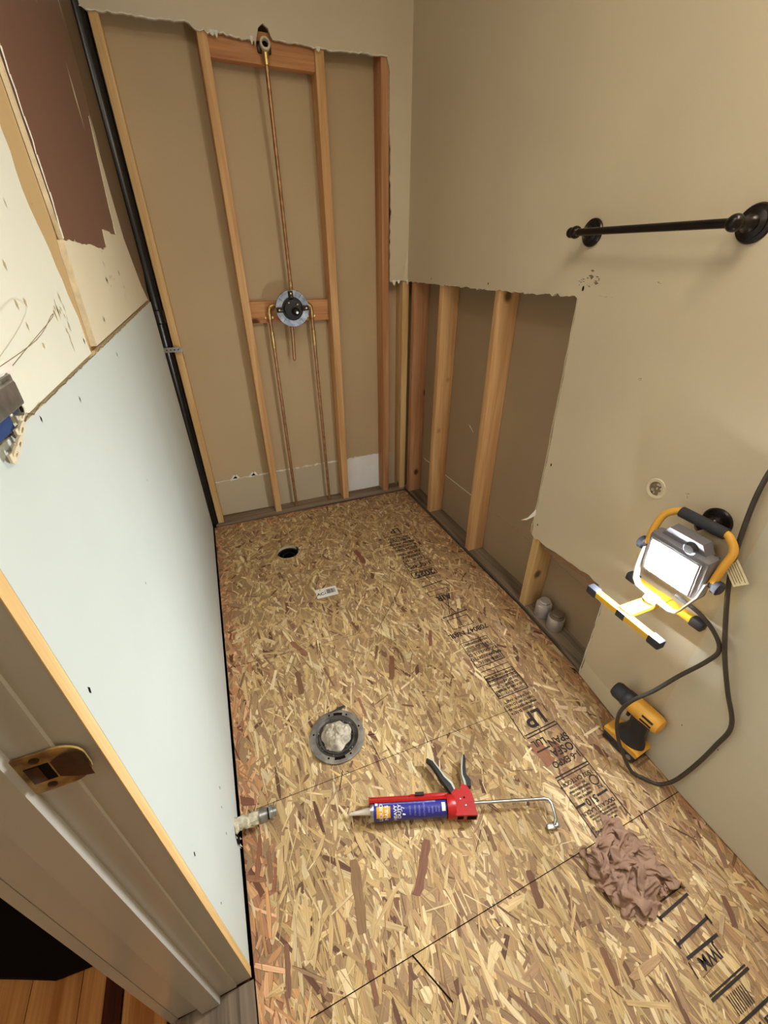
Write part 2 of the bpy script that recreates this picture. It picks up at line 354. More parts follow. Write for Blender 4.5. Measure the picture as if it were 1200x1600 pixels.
    for i, (ax, ay, bx, by, w_) in enumerate(BIG):
        L_ = math.hypot(bx-ax, by-ay); dx, dy = (bx-ax)/L_, (by-ay)/L_; top = []; bot = []; uvt = []; uvb = []
        for q in range(8):
            t_ = q/7; k = rnd.uniform(0.35, 0.55)*w_*(0.6 if q in (0, 7) else 1); k2 = rnd.uniform(0.35, 0.55)*w_
            top.append((ax+dx*L_*t_-dy*k, ay+dy*L_*t_+dx*k)); bot.append((ax+dx*L_*t_+dy*k2, ay+dy*L_*t_-dx*k2)); uvt.append((L_*t_+i, k)); uvb.append((L_*t_+i, -k2))
        c = [hexc(q*rnd.uniform(0.96, 1.04), 0, 0)[0] for q in rnd.choice([(138, 98, 74), (128, 88, 68), (148, 108, 80)])]
        poly(bot+top[::-1], 0.00135+i*0.000008, c, uvb+uvt[::-1])
    me = bpy.data.meshes.new('floor'); me.from_pydata(verts, [], faces)
    ca = me.color_attributes.new('strand', 'FLOAT_COLOR', 'CORNER'); ul = me.uv_layers.new(name='grain')
    buf = []; ub = []
    for f, c, uv in zip(faces, cols, uvs):
        for k in range(len(f)): buf += [c[0], c[1], c[2], 1]; ub += [uv[k][0], uv[k][1]]
    ca.data.foreach_set('color', buf); ul.data.foreach_set('uv', ub)
    m = bpy.data.materials.new('strand_board'); m.use_nodes = True; N = m.node_tree.nodes; L = m.node_tree.links; b = N['Principled BSDF']
    b.inputs['Roughness'].default_value = 0.62; b.inputs['Specular IOR Level'].default_value = 0.3
    at = N.new('ShaderNodeAttribute'); at.attribute_name = 'strand'
    uvn = N.new('ShaderNodeUVMap'); uvn.uv_map = 'grain'; mp = N.new('ShaderNodeMapping'); mp.inputs['Scale'].default_value = (18, 420, 1)
    L.new(uvn.outputs[0], mp.inputs['Vector']); nz = N.new('ShaderNodeTexNoise'); nz.inputs['Scale'].default_value = 1.0; nz.inputs['Detail'].default_value = 5
    L.new(mp.outputs[0], nz.inputs['Vector']); r_ = N.new('ShaderNodeMapRange'); r_.inputs[1].default_value = 0.3; r_.inputs[2].default_value = 0.7; r_.inputs[3].default_value = 0.74; r_.inputs[4].default_value = 1.14
    L.new(nz.outputs['Fac'], r_.inputs[0]); mu = N.new('ShaderNodeVectorMath'); mu.operation = 'SCALE'; L.new(at.outputs['Color'], mu.inputs[0]); L.new(r_.outputs[0], mu.inputs['Scale'])
    L.new(mu.outputs[0], b.inputs['Base Color'])
    bp = N.new('ShaderNodeBump'); bp.inputs['Strength'].default_value = 0.3; bp.inputs['Distance'].default_value = 0.0006; L.new(nz.outputs['Fac'], bp.inputs['Height']); L.new(bp.outputs[0], b.inputs['Normal'])
    me.materials.append(m); me.update()
    o = bpy.data.objects.new('floor', me); C.objects.link(o); o['kind'] = 'structure'
    return o
floor = osb_floor()
# joints, pencil lines
ZL = 0.00165
mb = MB()
def line(a, b, wd, m=None):
    a = Vector((*a, 0)); b = Vector((*b, 0)); d = (b-a).normalized(); n = Vector((-d.y, d.x, 0))*wd/2
    mb.add([(*(a-n)[:2], ZL), (*(b-n)[:2], ZL), (*(b+n)[:2], ZL), (*(a+n)[:2], ZL)], [(0, 1, 2, 3)], m or M_dark)
line((-1.133, -2.049), (-0.03, -2.036), 0.0018); line((-1.19, -1.617), (-0.82, -1.625), 0.0015); line((-0.82, -1.625), (-0.22, -1.64), 0.0015)
line((-1.233, -1.087), (-1.0, -1.1), 0.0016); line((-1.0, -1.1), (-0.63, -1.118), 0.001); line((-0.436, -0.925), (-0.628, -1.126), 0.0018)
line((-0.345, -0.79), (-0.46, -0.95), 0.0012); line((-0.93, -1.61), (-0.955, -1.66), 0.002); line((-0.818, -1.555), (-0.812, -1.62), 0.002)
line((-0.82, -1.535), (-0.80, -1.54), 0.002); line((-0.9, -2.045), (-0.85, -2.14), 0.003)
mb.build('board_seam', floor)
# printed stamp strip, read from the far end
mb = MB()
def tx(s, x, y, size, m=None, rz=PI): text_mesh(s, size, Matrix.Translation((x, y, ZL+0.0002)) @ Matrix.Rotation(rz, 4, 'Z'), m or M_ink, mb)
def bar(x0, y0, x1, y1, wd):
    global ZL
    a = Vector((x0, y0, 0)); b = Vector((x1, y1, 0)); d = (b-a).normalized(); n = Vector((-d.y, d.x, 0))*wd/2; z = ZL+0.0002
    mb.add([(*(a-n)[:2], z), (*(b-n)[:2], z), (*(b+n)[:2], z), (*(a+n)[:2], z)], [(0, 1, 2, 3)], M_ink)
def rect(x0, y0, x1, y1, wd=0.003):
    for a in ((x0, y0, x1, y0), (x1, y0, x1, y1), (x1, y1, x0, y1), (x0, y1, x0, y0)): bar(*a, wd)
def fine(x0, x1, y0, y1, n, seed=3):
    rnd = random.Random(seed)
    for i in range(n):
        y = lerp(y0, y1, (i+0.5)/n); h = abs(y1-y0)/n*0.62; x = x1
        s = ''
        while len(s)*h*0.62 < (x1-x0)*rnd.uniform(0.75, 0.98): s += rnd.choice(['A', 'N', 'E', 'R', 'S', '8', '5', '1', '0', ' ', 'T', 'O', 'P'])
        tx(s, (x0+x1)/2, y, h*1.35)
XA, XB = -0.342, -0.215
tx('LP', -0.265, -0.462, 0.06); bar(-0.357, -0.508, -0.215, -0.504, 0.004)
rect(-0.335, -0.55, -0.215, -0.66); fine(-0.33, -0.22, -0.52, -0.66, 5, 1); fine(-0.335, -0.22, -0.67, -0.76, 3, 2)
rect(-0.34, -0.768, -0.2, -0.83); tx('1 CJ .4PS', -0.27, -0.80, 0.034); rect(-0.342, -0.845, -0.215, -0.888, 0.004); tx('2025', -0.275, -0.866, 0.052)
bar(-0.335, -0.905, -0.225, -0.905, 0.003); bar(-0.336, -0.958, -0.222, -0.95, 0.005); bar(-0.28, -0.888, -0.28, -0.95, 0.003)
rect(-0.33, -1.0, -0.225, -1.03); tx('AIR', -0.272, -1.055, 0.05); bar(-0.30, -1.03, -0.27, -1.16, 0.003); bar(-0.24, -1.03, -0.30, -1.16, 0.003)
bar(-0.34, -1.171, -0.214, -1.164, 0.005); rect(-0.33, -1.19, -0.23, -1.245); bar(-0.28, -1.19, -0.28, -1.245, 0.003)
tx('708047 NAIL', -0.275, -1.275, 0.034)
rect(XA, -1.323, -0.219, -1.366); fine(-0.335, -0.225, -1.326, -1.364, 2, 4); rect(XA, -1.372, XB, -1.446); fine(-0.335, -0.22, -1.375, -1.442, 3, 5)
rect(-0.26, -1.41, -0.225, -1.445); bar(XA, -1.47, XB, -1.468, 0.003); rect(XA, -1.491, XB, -1.588, 0.0035); fine(-0.338, -0.22, -1.495, -1.585, 6, 6); bar(XA, -1.515, XB, -1.513, 0.003)
fine(-0.34, -0.22, -1.60, -1.66, 4, 7); bar(-0.345, -1.62, -0.35, -1.74, 0.003)
tx('LP', -0.272, -1.69, 0.075)
bar(XA, -1.732, XB, -1.728, 0.004); bar(XA, -1.742, XB, -1.738, 0.004); tx('LUL', -0.315, -1.765, 0.03); bar(XA, -1.79, -0.29, -1.789, 0.005)
tx('SPAN', -0.25, -1.78, 0.032); tx('OSFA', -0.26, -1.81, 0.034); tx('1-6 EXPO', -0.27, -1.84, 0.026); bar(XA, -1.872, XB, -1.870, 0.004); bar(XA, -1.880, XB, -1.878, 0.003)
tx('15/32 CATEGORY', -0.285, -1.896, 0.016); bar(XB, -1.73, XB, -2.03, 0.003); bar(XA, -1.88, XA-0.002, -2.05, 0.003)
for i in range(18):
    a = 2*PI*i/18; b = 2*PI*(i+1)/18; bar(-0.237+0.013*math.cos(a), -1.918+0.013*math.sin(a), -0.237+0.013*math.cos(b), -1.918+0.013*math.sin(b), 0.0035)
fine(-0.325, -0.265, -1.905, -1.945, 4, 9); tx('P-2', -0.235, -1.938, 0.013); bar(XA, -1.957, -0.31, -1.957, 0.006); bar(-0.262, -1.955, -0.222, -1.953, 0.006); tx('510', -0.285, -1.957, 0.027)
tx('DOC A165 L.ADLN.', -0.282, -1.978, 0.014); fine(-0.32, -0.235, -1.985, -2.008, 3, 11); tx('32', -0.262, -2.020, 0.028); tx('16', -0.335, -2.012, 0.011); tx('SHEATHING', -0.305, -2.024, 0.012)
bar(-0.33, -2.10, -0.345, -2.09, 0.006); tx('8X2', -0.245, -2.168, 0.02)
bar(-0.33, -2.190, -0.228, -2.188, 0.0035); bar(-0.33, -2.210, -0.226, -2.204, 0.0055); bar(-0.333, -2.200, -0.328, -2.216, 0.005)
bar(-0.33, -2.257, -0.224, -2.251, 0.0055); bar(-0.331, -2.247, -0.331, -2.264, 0.005); bar(-0.224, -2.245, -0.224, -2.262, 0.005)
bar(-0.333, -2.280, -0.231, -2.279, 0.0055); tx('JWM', -0.284, -2.297, 0.029); bar(-0.336, -2.285, -0.339, -2.31, 0.003)
bar(-0.342, -2.336, -0.223, -2.334, 0.003); bar(-0.343, -2.342, -0.221, -2.340, 0.005)
for i in range(9): bar(-0.26-0.006*i, -2.349, -0.262-0.006*i, -2.377, 0.0022)
bar(-0.335, -2.385, -0.215, -2.384, 0.005); tx('APA', -0.27, -2.41, 0.04)
mb.build('printed_stamp', floor)

# subfloor below the gap at the sheet edge
mb = MB(); mb.box((-1.5, -3.1, -0.09), (0.3, 0.1, -0.06), M_dark); sb = mb.build('trim_1', kind='structure')

# ------------------------------------------------------------------ back wall
ZT = 2.46
def wall_face_yz(mbx, poly, x0, x1, m, side=None):
    """polygon given in (y,z), extruded along x"""
    T = Matrix(((0, 0, 1, 0), (1, 0, 0, 0), (0, 1, 0, 0), (0, 0, 0, 1)))
    mbx.prism(poly, x0, x1, m, T, side)
def wall_face_xz(mbx, poly, y0, y1, m, side=None):
    T = Matrix(((1, 0, 0, 0), (0, 0, -1, 0), (0, 1, 0, 0), (0, 0, 0, 1)))
    mbx.prism(poly, -y0, -y1, m, T, side)
mb = MB()
cut = jag([(-1.25, 2.062), (-1.195, 2.055), (-0.878, 2.066)], 0.0022, 0.012, 3)[:-1]+jag([(-0.876, 2.052), (-0.665, 2.045)], 0.003, 0.011, 5)
cut += [(-0.664, 2.03), (-0.655, 2.055), (-0.645, 2.083), (-0.628, 2.094), (-0.610, 2.083), (-0.602, 2.062)]+jag([(-0.596, 2.056), (-0.40, 2.052), (-0.126, 2.060)], 0.0022, 0.012, 7)
cut += jag([(-0.118, 2.055), (-0.108, 1.6), (-0.112, 1.25), (-0.11, 1.243)], 0.002, 0.02, 8)[1:]
cut += jag([(-0.11, 1.243), (0.0, 1.243)], 0.003, 0.014, 9)[1:]
outline = [(-1.25, ZT)]+cut+[(0.0, ZT)]
wall_face_xz(mb, outline, -0.012, 0.0, M_wall, M_gyp)
wback = mb.build('wall_back', kind='structure')
# torn paper and white core fringe along the cut
mb = MB(); rnd = random.Random(4)
for (a, b), (c, d) in zip(cut, cut[1:]):
    if math.hypot(c-a, d-b) > 0.1: continue
    t = rnd.uniform(0.0008, 0.0030)
    mb.add([(a, -0.0125, b-0.0005), (c, -0.0125, d-0.0005), (c, -0.0135, d+t), (a, -0.0135, b+t*rnd.uniform(0.5, 1.2))], [(0, 1, 2, 3)], M_white2)
for x, dz, ww in ((-0.815, 0.014, 0.02), (-0.80, 0.018, 0.012), (-0.42, 0.012, 0.02), (-0.675, 0.02, 0.012), (-0.088, 0.022, 0.02), (-0.062, 0.014, 0.018), (-0.012, 0.02, 0.01)):
    z = 1.246 if x > -0.1 else 2.052
    mb.add([(x-ww/2, -0.013, z+0.004), (x+ww/2, -0.013, z+0.005), (x+ww*0.3, -0.016, z-dz*0.5), (x, -0.017, z-dz), (x-ww*0.35, -0.015, z-dz*0.6)], [(0, 1, 2, 3, 4)], M_white2)
mb.add([(-0.035, -0.013, 1.25), (-0.015, -0.013, 1.25), (-0.012, -0.02, 1.33), (-0.02, -0.024, 1.38), (-0.028, -0.016, 1.32)], [(0, 1, 2, 3, 4)], M_cream)
mb.build('torn_edge', wback)
mb = MB()
wall_face_xz(mb, [(-1.3, 0.236), (0.1, 0.246), (0.1, ZT), (-1.3, ZT)], 0.0890, 0.102, M_board, M_gyp)
mb.build('cavity_board', wback)
mb = MB()
wall_face_xz(mb, [(-1.3, -0.03), (0.1, -0.03), (0.1, 0.2455), (-1.3, 0.2355)], 0.0895, 0.102, M_boardlow, M_gyp)
jl = jag([(-1.175, 0.232), (-0.88, 0.236), (-0.40, 0.242), (-0.13, 0.246)], 0.002, 0.02, 12)
for (a, b), (c, d) in zip(jl, jl[1:]):
    t = rnd.uniform(0.002, 0.008); t *= 1 if rnd.random() < 0.8 else 0.3
    mb.add([(a, 0.0885, b-t), (c, 0.0885, d-t), (c, 0.0885, d+t*0.6), (a, 0.0885, b+t*0.6)], [(0, 1, 2, 3)], M_white2)
for x in (-1.07, -1.055, -0.965, -0.95): mb.add([(x-0.02, 0.0882, 0.236), (x+0.02, 0.0882, 0.236), (x+0.005, 0.0882, 0.262)], [(0, 1, 2)], M_white2)
mb.build('lower_board', wback)
mb = MB(); wall_face_xz(mb, jag([(-0.391, 0.2405), (-0.25, 0.243), (-0.150, 0.2445)], 0.001, 0.02, 5)+[(-0.150, 0.006), (-0.391, 0.006)], 0.0868, 0.0882, M_glare)  # bluish-white glare painted as a thin white sheet over the lower board
mb.build('painted_glare', wback)

def stud(x0, x1, z0, z1, m, label, y0=0.0, y1=0.0885):
    mb = MB(); mb.box((x0, y0, z0), (x1, y1, z1), m, bev=0.0025)
    return tag(mb.build('wall_stud', loc=((x0+x1)/2, (y0+y1)/2, z0)), label, 'stud', 'studs of the opened walls')
stud(-1.208, -1.176, 0.006, 2.45, M_studp, 'pale stud of the back wall beside the black vertical pipe')
stud(-0.868, -0.832, 0.006, 2.45, M_stud, 'stud of the back wall directly left of the shower valve')
stud(-0.431, -0.393, 0.006, 2.45, M_stud, 'stud of the back wall directly right of the shower valve')
stud(-0.149, -0.112, 0.006, 2.45, M_studr, 'reddish stud at the right edge of the tall back wall opening, paint flecks on it')
stud(-0.032, 0.006, 0.006, 1.9, M_studp, 'pale corner stud of the back wall under the beige drywall strip')
mb = MB(); mb.box((-1.222, -0.016, -0.035), (-0.001, 0.0885, 0.0055), M_plateg, bev=0.002)
tag(mb.build('bottom_plate', loc=(-0.6, 0.04, -0.035)), 'weathered grey bottom plate under the back wall studs', 'bottom plate')
mb = MB(); mb.box((-0.8315, 0.010, 1.99), (-0.4315, 0.048, 2.079), M_blockw, bev=0.002)
tag(mb.build('blocking_board', loc=(-0.63, 0.03, 1.99)), 'knotty wooden block between two studs at the top, behind the shower arm outlet', 'wood block')
mb = MB(); mb.box((-0.8315, 0.050, 1.072), (-0.4315, 0.088, 1.168), M_blockw, bev=0.002)
tag(mb.build('blocking_board', loc=(-0.63, 0.07, 1.072)), 'wooden block between two studs behind the round shower valve', 'wood block')

# black vent pipe in the left corner
pp = thing('drain_pipe', 'black plastic vertical pipe in the back left corner beside the pale stud', 'pipe', (-1.262, 0.02, 0))
mb = MB(); mb.lathe([(0.031, -0.03), (0.031, 2.44)], M_abs, Matrix.Translation((-1.243, 0.014, 0)), n=32); mb.build('pipe', pp).matrix_parent_inverse = Matrix.Translation((1.262, -0.02, 0))
mb = MB(); mb.lathe([(0.031, 1.095), (0.0355, 1.10), (0.0355, 1.15), (0.031, 1.155)], M_abs, Matrix.Translation((-1.243, 0.014, 0)), n=32, caps=False); mb.build('coupling', pp).matrix_parent_inverse = Matrix.Translation((1.262, -0.02, 0))
def inv(o, p):
    o.matrix_parent_inverse = Matrix.Translation(p.location).inverted(); return o
# perforated strap
mb = MB(); mb.box((-1.247, -0.026, 0.976), (-1.168, -0.0235, 0.997), M_galv)
for i in range(4): mb.lathe([(0.0028, -0.0004), (0.0028, 0.0)], M_dark, Matrix.Translation((-1.237+i*0.0165, -0.0262, 0.9865)) @ AX_Y, n=12)
tag(mb.build('pipe_strap', loc=(-1.2, -0.025, 0.98)), 'short perforated metal strap holding the black pipe to the stud', 'strap')

# shower plumbing
plumb = thing('shower_valve', 'round steel shower valve body with black core and copper pipes between two studs', 'shower valve', (-0.63, 0.03, 0))
def part(mb, name, p=plumb, **k): return inv(mb.build(name, p, **k), p)
VC = Vector((-0.637, -0.040, 1.139))
mb = MB(); TV = Matrix.Translation(VC) @ AX_Y
mb.lathe([(0.050, -0.004), (0.080, -0.004), (0.082, 0.0), (0.080, 0.004), (0.052, 0.0045), (0.050, 0.002)], M_ring, TV, n=48, caps=False)
for a in (0.9, -0.9, 2.5, -2.3):
    mb.add([Vector((math.cos(a+s*0.012)*r, math.sin(a+s*0.012)*r, 0.0052)) for s, r in ((-1, 0.054), (1, 0.054), (1, 0.078), (-1, 0.078))], [(0, 1, 2, 3)], M_dark, False, TV)
part(mb, 'mounting_ring')
mb = MB()
mb.lathe([(0.036, -0.06), (0.040, -0.02), (0.050, 0.0), (0.040, 0.001), (0.040, 0.016), (0.030, 0.018)], M_black, TV, n=40)
mb.ball((0.010, -0.012, 0.026), 0.019, M_bronze, TV, (1, 1, 0.8)); mb.lathe([(0.009, 0.02), (0.009, 0.046), (0.005, 0.048)], M_black, TV @ Matrix.Translation((0.012, -0.014, 0)), n=20)
mb.lathe([(0.0055, 0.048), (0.0055, 0.0495)], M_steel, TV @ Matrix.Translation((0.012, -0.014, 0)), n=16)
mb.ball((0.022, 0.018, 0.020), 0.008, M_steel, TV); mb.ball((-0.018, 0.026, 0.018), 0.007, M_steel, TV)
part(mb, 'valve_core')
for ang in (PI/2+0.05, PI+0.05, 0.02):
    mb = MB(); Tq = TV @ Matrix.Rotation(ang, 4, 'Z'); mb.box((0.043, -0.011, 0.003), (0.078, 0.011, 0.014), M_bronze, Tq, bev=0.003); mb.lathe([(0.004, 0.014), (0.004, 0.0165)], M_solder, Tq @ Matrix.Translation((0.066, 0, 0)), n=12)
    part(mb, 'bracket')
mb = MB(); mb.tube([(-0.56, 0.03, 1.152), (-0.70, 0.03, 1.15)], 0.016, M_solder, 16); mb.tube([(-0.63, 0.03, 1.05), (-0.62, 0.03, 1.215)], 0.016, M_solder, 16); mb.ball((-0.63, 0.026, 1.14), 0.022, M_solder)
part(mb, 'valve_body')
mb = MB(); mb.tube([(-0.6205, 0.03, 1.20), (-0.621, 0.028, 1.5), (-0.628, -0.004, 1.975), (-0.629, -0.009, 2.02)], 0.0082, M_copper, 14); part(mb, 'riser_pipe')
mb = MB(); mb.tube([(-0.6205, 0.03, 1.205), (-0.6207, 0.0295, 1.25)], 0.0105, M_solder, 14); part(mb, 'coupling'); mb = MB()
mb.tube([(-0.628, -0.005, 1.985), (-0.629, -0.009, 2.028)], 0.0125, M_solder, 14); mb.build; part(mb, 'coupling')
mb = MB(); mb.tube([(-0.638, 0.03, 1.07), (-0.6385, 0.028, 1.0), (-0.644, 0.025, 0.893)], 0.0085, M_copper, 14); mb.ball((-0.644, 0.025, 0.892), 0.0088, M_copper, None, (1, 1, 0.7)); part(mb, 'spout_pipe')
for s, x0, x1, x2 in ((0, -0.690, -0.742, -0.7345), (1, -0.567, -0.529, -0.518)):
    mb = MB(); e = 1 if s else -1
    mb.tube([(x0, 0.03, 1.150), (x1-e*0.022, 0.03, 1.150), (x1-e*0.006, 0.03, 1.144), (x1, 0.03, 1.126), (x1, 0.03, 1.10), (lerp(x1, x2, 0.15), 0.03, 0.98), (x2, 0.03, 0.008)], 0.0082, M_copper, 14); part(mb, 'supply_pipe')
    mb = MB(); mb.tube([(x1-e*0.024, 0.03, 1.150), (x1-e*0.007, 0.03, 1.144), (x1, 0.03, 1.128), (x1+0.0003, 0.03, 1.09)], 0.0108, M_solder, 14, sub=3)
    part(mb, 'elbow_fitting'); mb = MB(); mb.tube([(lerp(x1, x2, 0.09), 0.03, 1.03), (lerp(x1, x2, 0.2), 0.03, 0.955)], 0.0105, M_solder, 14)
    part(mb, 'pipe_coupling')
    for dx in (-0.016, 0.016):
        mb = MB(); mb.lathe([(0.0055, 0), (0.0055, 0.003)], M_solder, Matrix.Translation((x1+dx, 0.0495, 1.095)) @ AX_Y, n=14); part(mb, 'clip_screw')
arm = thing('shower_outlet', 'brass shower arm outlet with plaster smears at the top of the riser pipe', 'pipe fitting', (-0.629, 0.0, 2.03))
mb = MB(); TA = Matrix.Translation((-0.629, -0.014, 2.036)) @ Matrix.Rotation(math.radians(-8), 4, 'X') @ AX_Y
mb.lathe([(0.011, -0.02), (0.0165, -0.006), (0.020, 0.004), (0.019, 0.016), (0.0125, 0.017), (0.0115, 0.003)], M_gyp, TA, n=20, caps=False); mb.lathe([(0.012, 0.0035), (0.0119, 0.004)], M_dark, TA, n=20)
part(mb, 'socket', arm)
mb = MB(); mb.box((-0.655, -0.001, 2.018), (-0.603, 0.009, 2.05), M_bronze, bev=0.003); part(mb, 'mounting_ear', arm)

# ------------------------------------------------------------------ right wall
mb = MB()
ro = jag([(0.0, 1.243), (-0.447, 1.240), (-0.769, 1.236), (-1.192, 1.240)], 0.0022, 0.012, 21)[:-1]
ro += [(-1.196, 1.232)]+jag([(-1.196, 1.232), (-1.206, 0.9), (-1.212, 0.607), (-1.214, 0.385)], 0.0015, 0.03, 22)[1:-1]
ro += jag([(-1.214, 0.383), (-1.304, 0.379), (-1.42, 0.393), (-1.52, 0.410), (-1.568, 0.408), (-1.602, 0.36)], 0.004, 0.02, 23)
ro += jag([(-1.606, 0.35), (-1.614, 0.2), (-1.616, 0.004)], 0.002, 0.02, 24)
ro += [(-3.1, 0.004), (-3.1, ZT), (0.0, ZT)]
mb2 = MB(); bm = bmesh.new()
def bend_mesh(o, ys):
    """cut the sheet at ys so it can follow the slight bow of the wall, then bow it"""
    bm = bmesh.new(); bm.from_mesh(o.data)
    for y in ys: bmesh.ops.bisect_plane(bm, geom=bm.verts[:]+bm.edges[:]+bm.faces[:], plane_co=(0, y, 0), plane_no=(0, 1, 0))
    for v in bm.verts: v.co.x += WX(v.co.y)
    bm.to_mesh(o.data); bm.free(); o.data.update(); return o
wall_face_yz(mb, ro, -0.012, 0.0, M_wall, M_gyp)
wright = mb.build('wall_right', kind='structure')
bend_mesh(wright, [y for y, _ in BOW[1:-1]])
mb = MB()   # old paint where a cabinet stood
wall_face_yz(mb, [(-1.902, 0.006), (-3.09, 0.006), (-3.09, 0.88), (-1.898, 0.88)], -0.0126, -0.0121, M_wallg)
bend_mesh(mb.build('old_paint_patch', wright), [y for y, _ in BOW[1:-1]])
mb = MB()   # unpainted strip where the baseboard was
wall_face_yz(mb, jag([(-1.618, 0.085), (-1.70, 0.082), (-1.90, 0.08)], 0.001, 0.03, 2)+[(-1.90, 0.006), (-1.618, 0.006)], -0.0128, -0.0122, M_cream)
bend_mesh(mb.build('bare_strip', wright), [y for y, _ in BOW[1:-1]])
mb = MB(); rnd = random.Random(14)
for (a, b), (c, d) in zip(ro, ro[1:]):
    if math.hypot(c-a, d-b) > 0.06 or a < -1.62: continue
    t = rnd.uniform(0.0004, 0.0024); vert = abs(c-a) < abs(d-b); o1 = (-t, 0) if vert else (0, t)
    mb.add([(-0.0125, a, b), (-0.0125, c, d), (-0.0130, c+o1[0], d+o1[1]), (-0.0130, a+o1[0], b+o1[1])], [(0, 1, 2, 3)], M_white2)
mb.add([(-0.013, -1.212, 0.50), (-0.013, -1.214, 0.47), (-0.03, -1.19, 0.44), (-0.045, -1.175, 0.435), (-0.03, -1.195, 0.455)], [(0, 1, 2, 3, 4)], M_white2)
mb.build('torn_edge', wright, fn=bow)
mb = MB()
ce = jag([(-1.1945, 1.236), (-1.2045, 0.9), (-1.2105, 0.607), (-1.2125, 0.387)], 0.0012, 0.03, 61); cd = [(a+0.0075, b) for a, b in ce]
for (a, b), (c, d), (e, f), (g, h) in zip(ce, ce[1:], cd[1:], cd): mb.add([(-0.0126, a, b), (-0.0126, c, d), (-0.0100, e, f), (-0.0100, g, h)], [(0, 1, 2, 3)], M_cream)
le = jag([(-1.606, 0.352), (-1.612, 0.2), (-1.616, 0.006)], 0.001, 0.02, 62); ld = [(a+0.006, b) for a, b in le]
for (a, b), (c, d), (e, f), (g, h) in zip(le, le[1:], ld[1:], ld): mb.add([(-0.0126, a, b), (-0.0126, c, d), (-0.0100, e, f), (-0.0100, g, h)], [(0, 1, 2, 3)], M_white2)
mb.build('cut_edge', wright, fn=bow)
mb = MB()
te = jag([(-1.262, 0.352), (-1.33, 0.352), (-1.42, 0.366), (-1.50, 0.378), (-1.56, 0.362)], 0.004, 0.02, 63)
for (a, b), (c, d) in zip(te, te[1:]): mb.add([(-0.0005, a, b), (-0.0005, c, d), (-0.0005, c, d+0.045), (-0.0005, a, b+0.045)], [(0, 1, 2, 3)], M_torn)
mb.build('torn_brown_paper', wright, fn=bow)
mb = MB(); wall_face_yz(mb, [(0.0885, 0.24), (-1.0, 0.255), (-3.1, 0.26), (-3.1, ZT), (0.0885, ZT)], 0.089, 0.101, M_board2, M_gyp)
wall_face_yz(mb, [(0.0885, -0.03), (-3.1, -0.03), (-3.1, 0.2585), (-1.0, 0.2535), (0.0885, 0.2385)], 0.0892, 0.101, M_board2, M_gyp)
for (a, b), (c, d) in zip([(-0.1, 0.244), (-0.37, 0.247)], [(-0.33, 0.247), (-0.76, 0.252)]):
    mb.add([(0.0885, a, b), (0.0885, c, d), (0.0882, c, d+0.006), (0.0882, a, b+0.006)], [(0, 1, 2, 3)], M_white2)
for (y, z, l, s) in ((-1.33, 0.36, 0.05, -0.5), (-1.42, 0.31, 0.09, -0.25), (-1.5, 0.26, 0.06, -0.3), (-0.28, 0.52, 0.06, 0.0), (-0.55, 0.62, 0.05, -0.6)):
    mb.add([(0.0886, y, z), (0.0886, y-l, z+l*s), (0.0886, y-l, z+l*s+0.005), (0.0886, y-l*0.4, z+l*s*0.4+0.009)], [(0, 1, 2, 3)], M_cream)
bend_mesh(mb.build('cavity_board', wright), [y for y, _ in BOW[1:-1]])
def rstud(ya, yb, m, label, z1=2.45):
    mb = MB(); x = WX((ya+yb)/2); mb.box((x+0.0002, ya, 0.009), (x+0.0885, yb, z1), m, bev=0.003)
    return tag(mb.build('wall_stud', loc=(x+0.04, (ya+yb)/2, 0.012)), label, 'stud', 'studs of the opened walls')
rstud(-0.073, -0.036, M_studr, 'dark knotty first stud of the right wall, next to the back corner')
rstud(-0.368, -0.331, M_stud, 'second stud of the right wall, midway between back corner stud and broad lit stud')
rstud(-0.802, -0.764, M_stud, 'third stud of the right wall, broadest looking, half lit and half shadowed')
rstud(-1.252, -1.214, M_studp, 'short visible stud foot of the right wall beside the two metal canisters')
mb = MB(); mb.box((0.004, -1.62, -0.035), (0.0885, -0.001, 0.0085), M_plategy, bev=0.0)
pl = mb.build('bottom_plate'); bend_mesh(pl, [y for y, _ in BOW[1:-1]]); pl.data.update()
tag(pl, 'weathered grey bottom plate along the opened right wall', 'bottom plate')
# marks on the right wall: screw holes, scuffs
mb = MB()
for (y, z, r) in ((-0.27, 1.262, 0.0035), (-0.73, 1.258, 0.004), (-1.205, 1.262, 0.006), (-1.235, 0.70, 0.005), (-1.235, 0.44, 0.004), (-1.96, 0.22, 0.002), (-2.05, 0.25, 0.002)):
    mb.lathe([(r, 0), (r, 0.0004)], M_dark, frame((-0.0123, y, z), (0, 0.6, 0), (0, 0, 1.2), (-1, 0, 0)), n=10)
mb.build('screw_hole', wright, fn=bow)
M_scuff = mat('grey_scuff', hexc(128, 112, 86), rough=0.8, var=0.25, scale=80)
mb = MB(); rnd = random.Random(31)
for (y, z, ry, rz) in ((-1.45, 1.285, 0.006, 0.003), (-1.20, 1.283, 0.014, 0.008), (-1.235, 1.290, 0.02, 0.014), (-1.240, 1.285, 0.016, 0.010), (-1.225, 1.27, 0.010, 0.004), (-1.29, 1.246, 0.028, 0.001), (-1.48, 1.06, 0.008, 0.004), (-1.72, 0.83, 0.005, 0.008)):
    for k in range(6):
        yy = y+rnd.gauss(0, ry*0.6); zz = z+rnd.gauss(0, rz*0.6); w_ = ry*rnd.uniform(0.15, 0.5); h_ = rz*rnd.uniform(0.1, 0.3)
        mb.add([(-0.01225, yy-w_, zz), (-0.01225, yy, zz-h_), (-0.01225, yy+w_, zz+h_*0.5), (-0.01225, yy, zz+h_)], [(0, 1, 2, 3)], M_scuff)
mb.build('scuff_mark', wright, fn=bow)

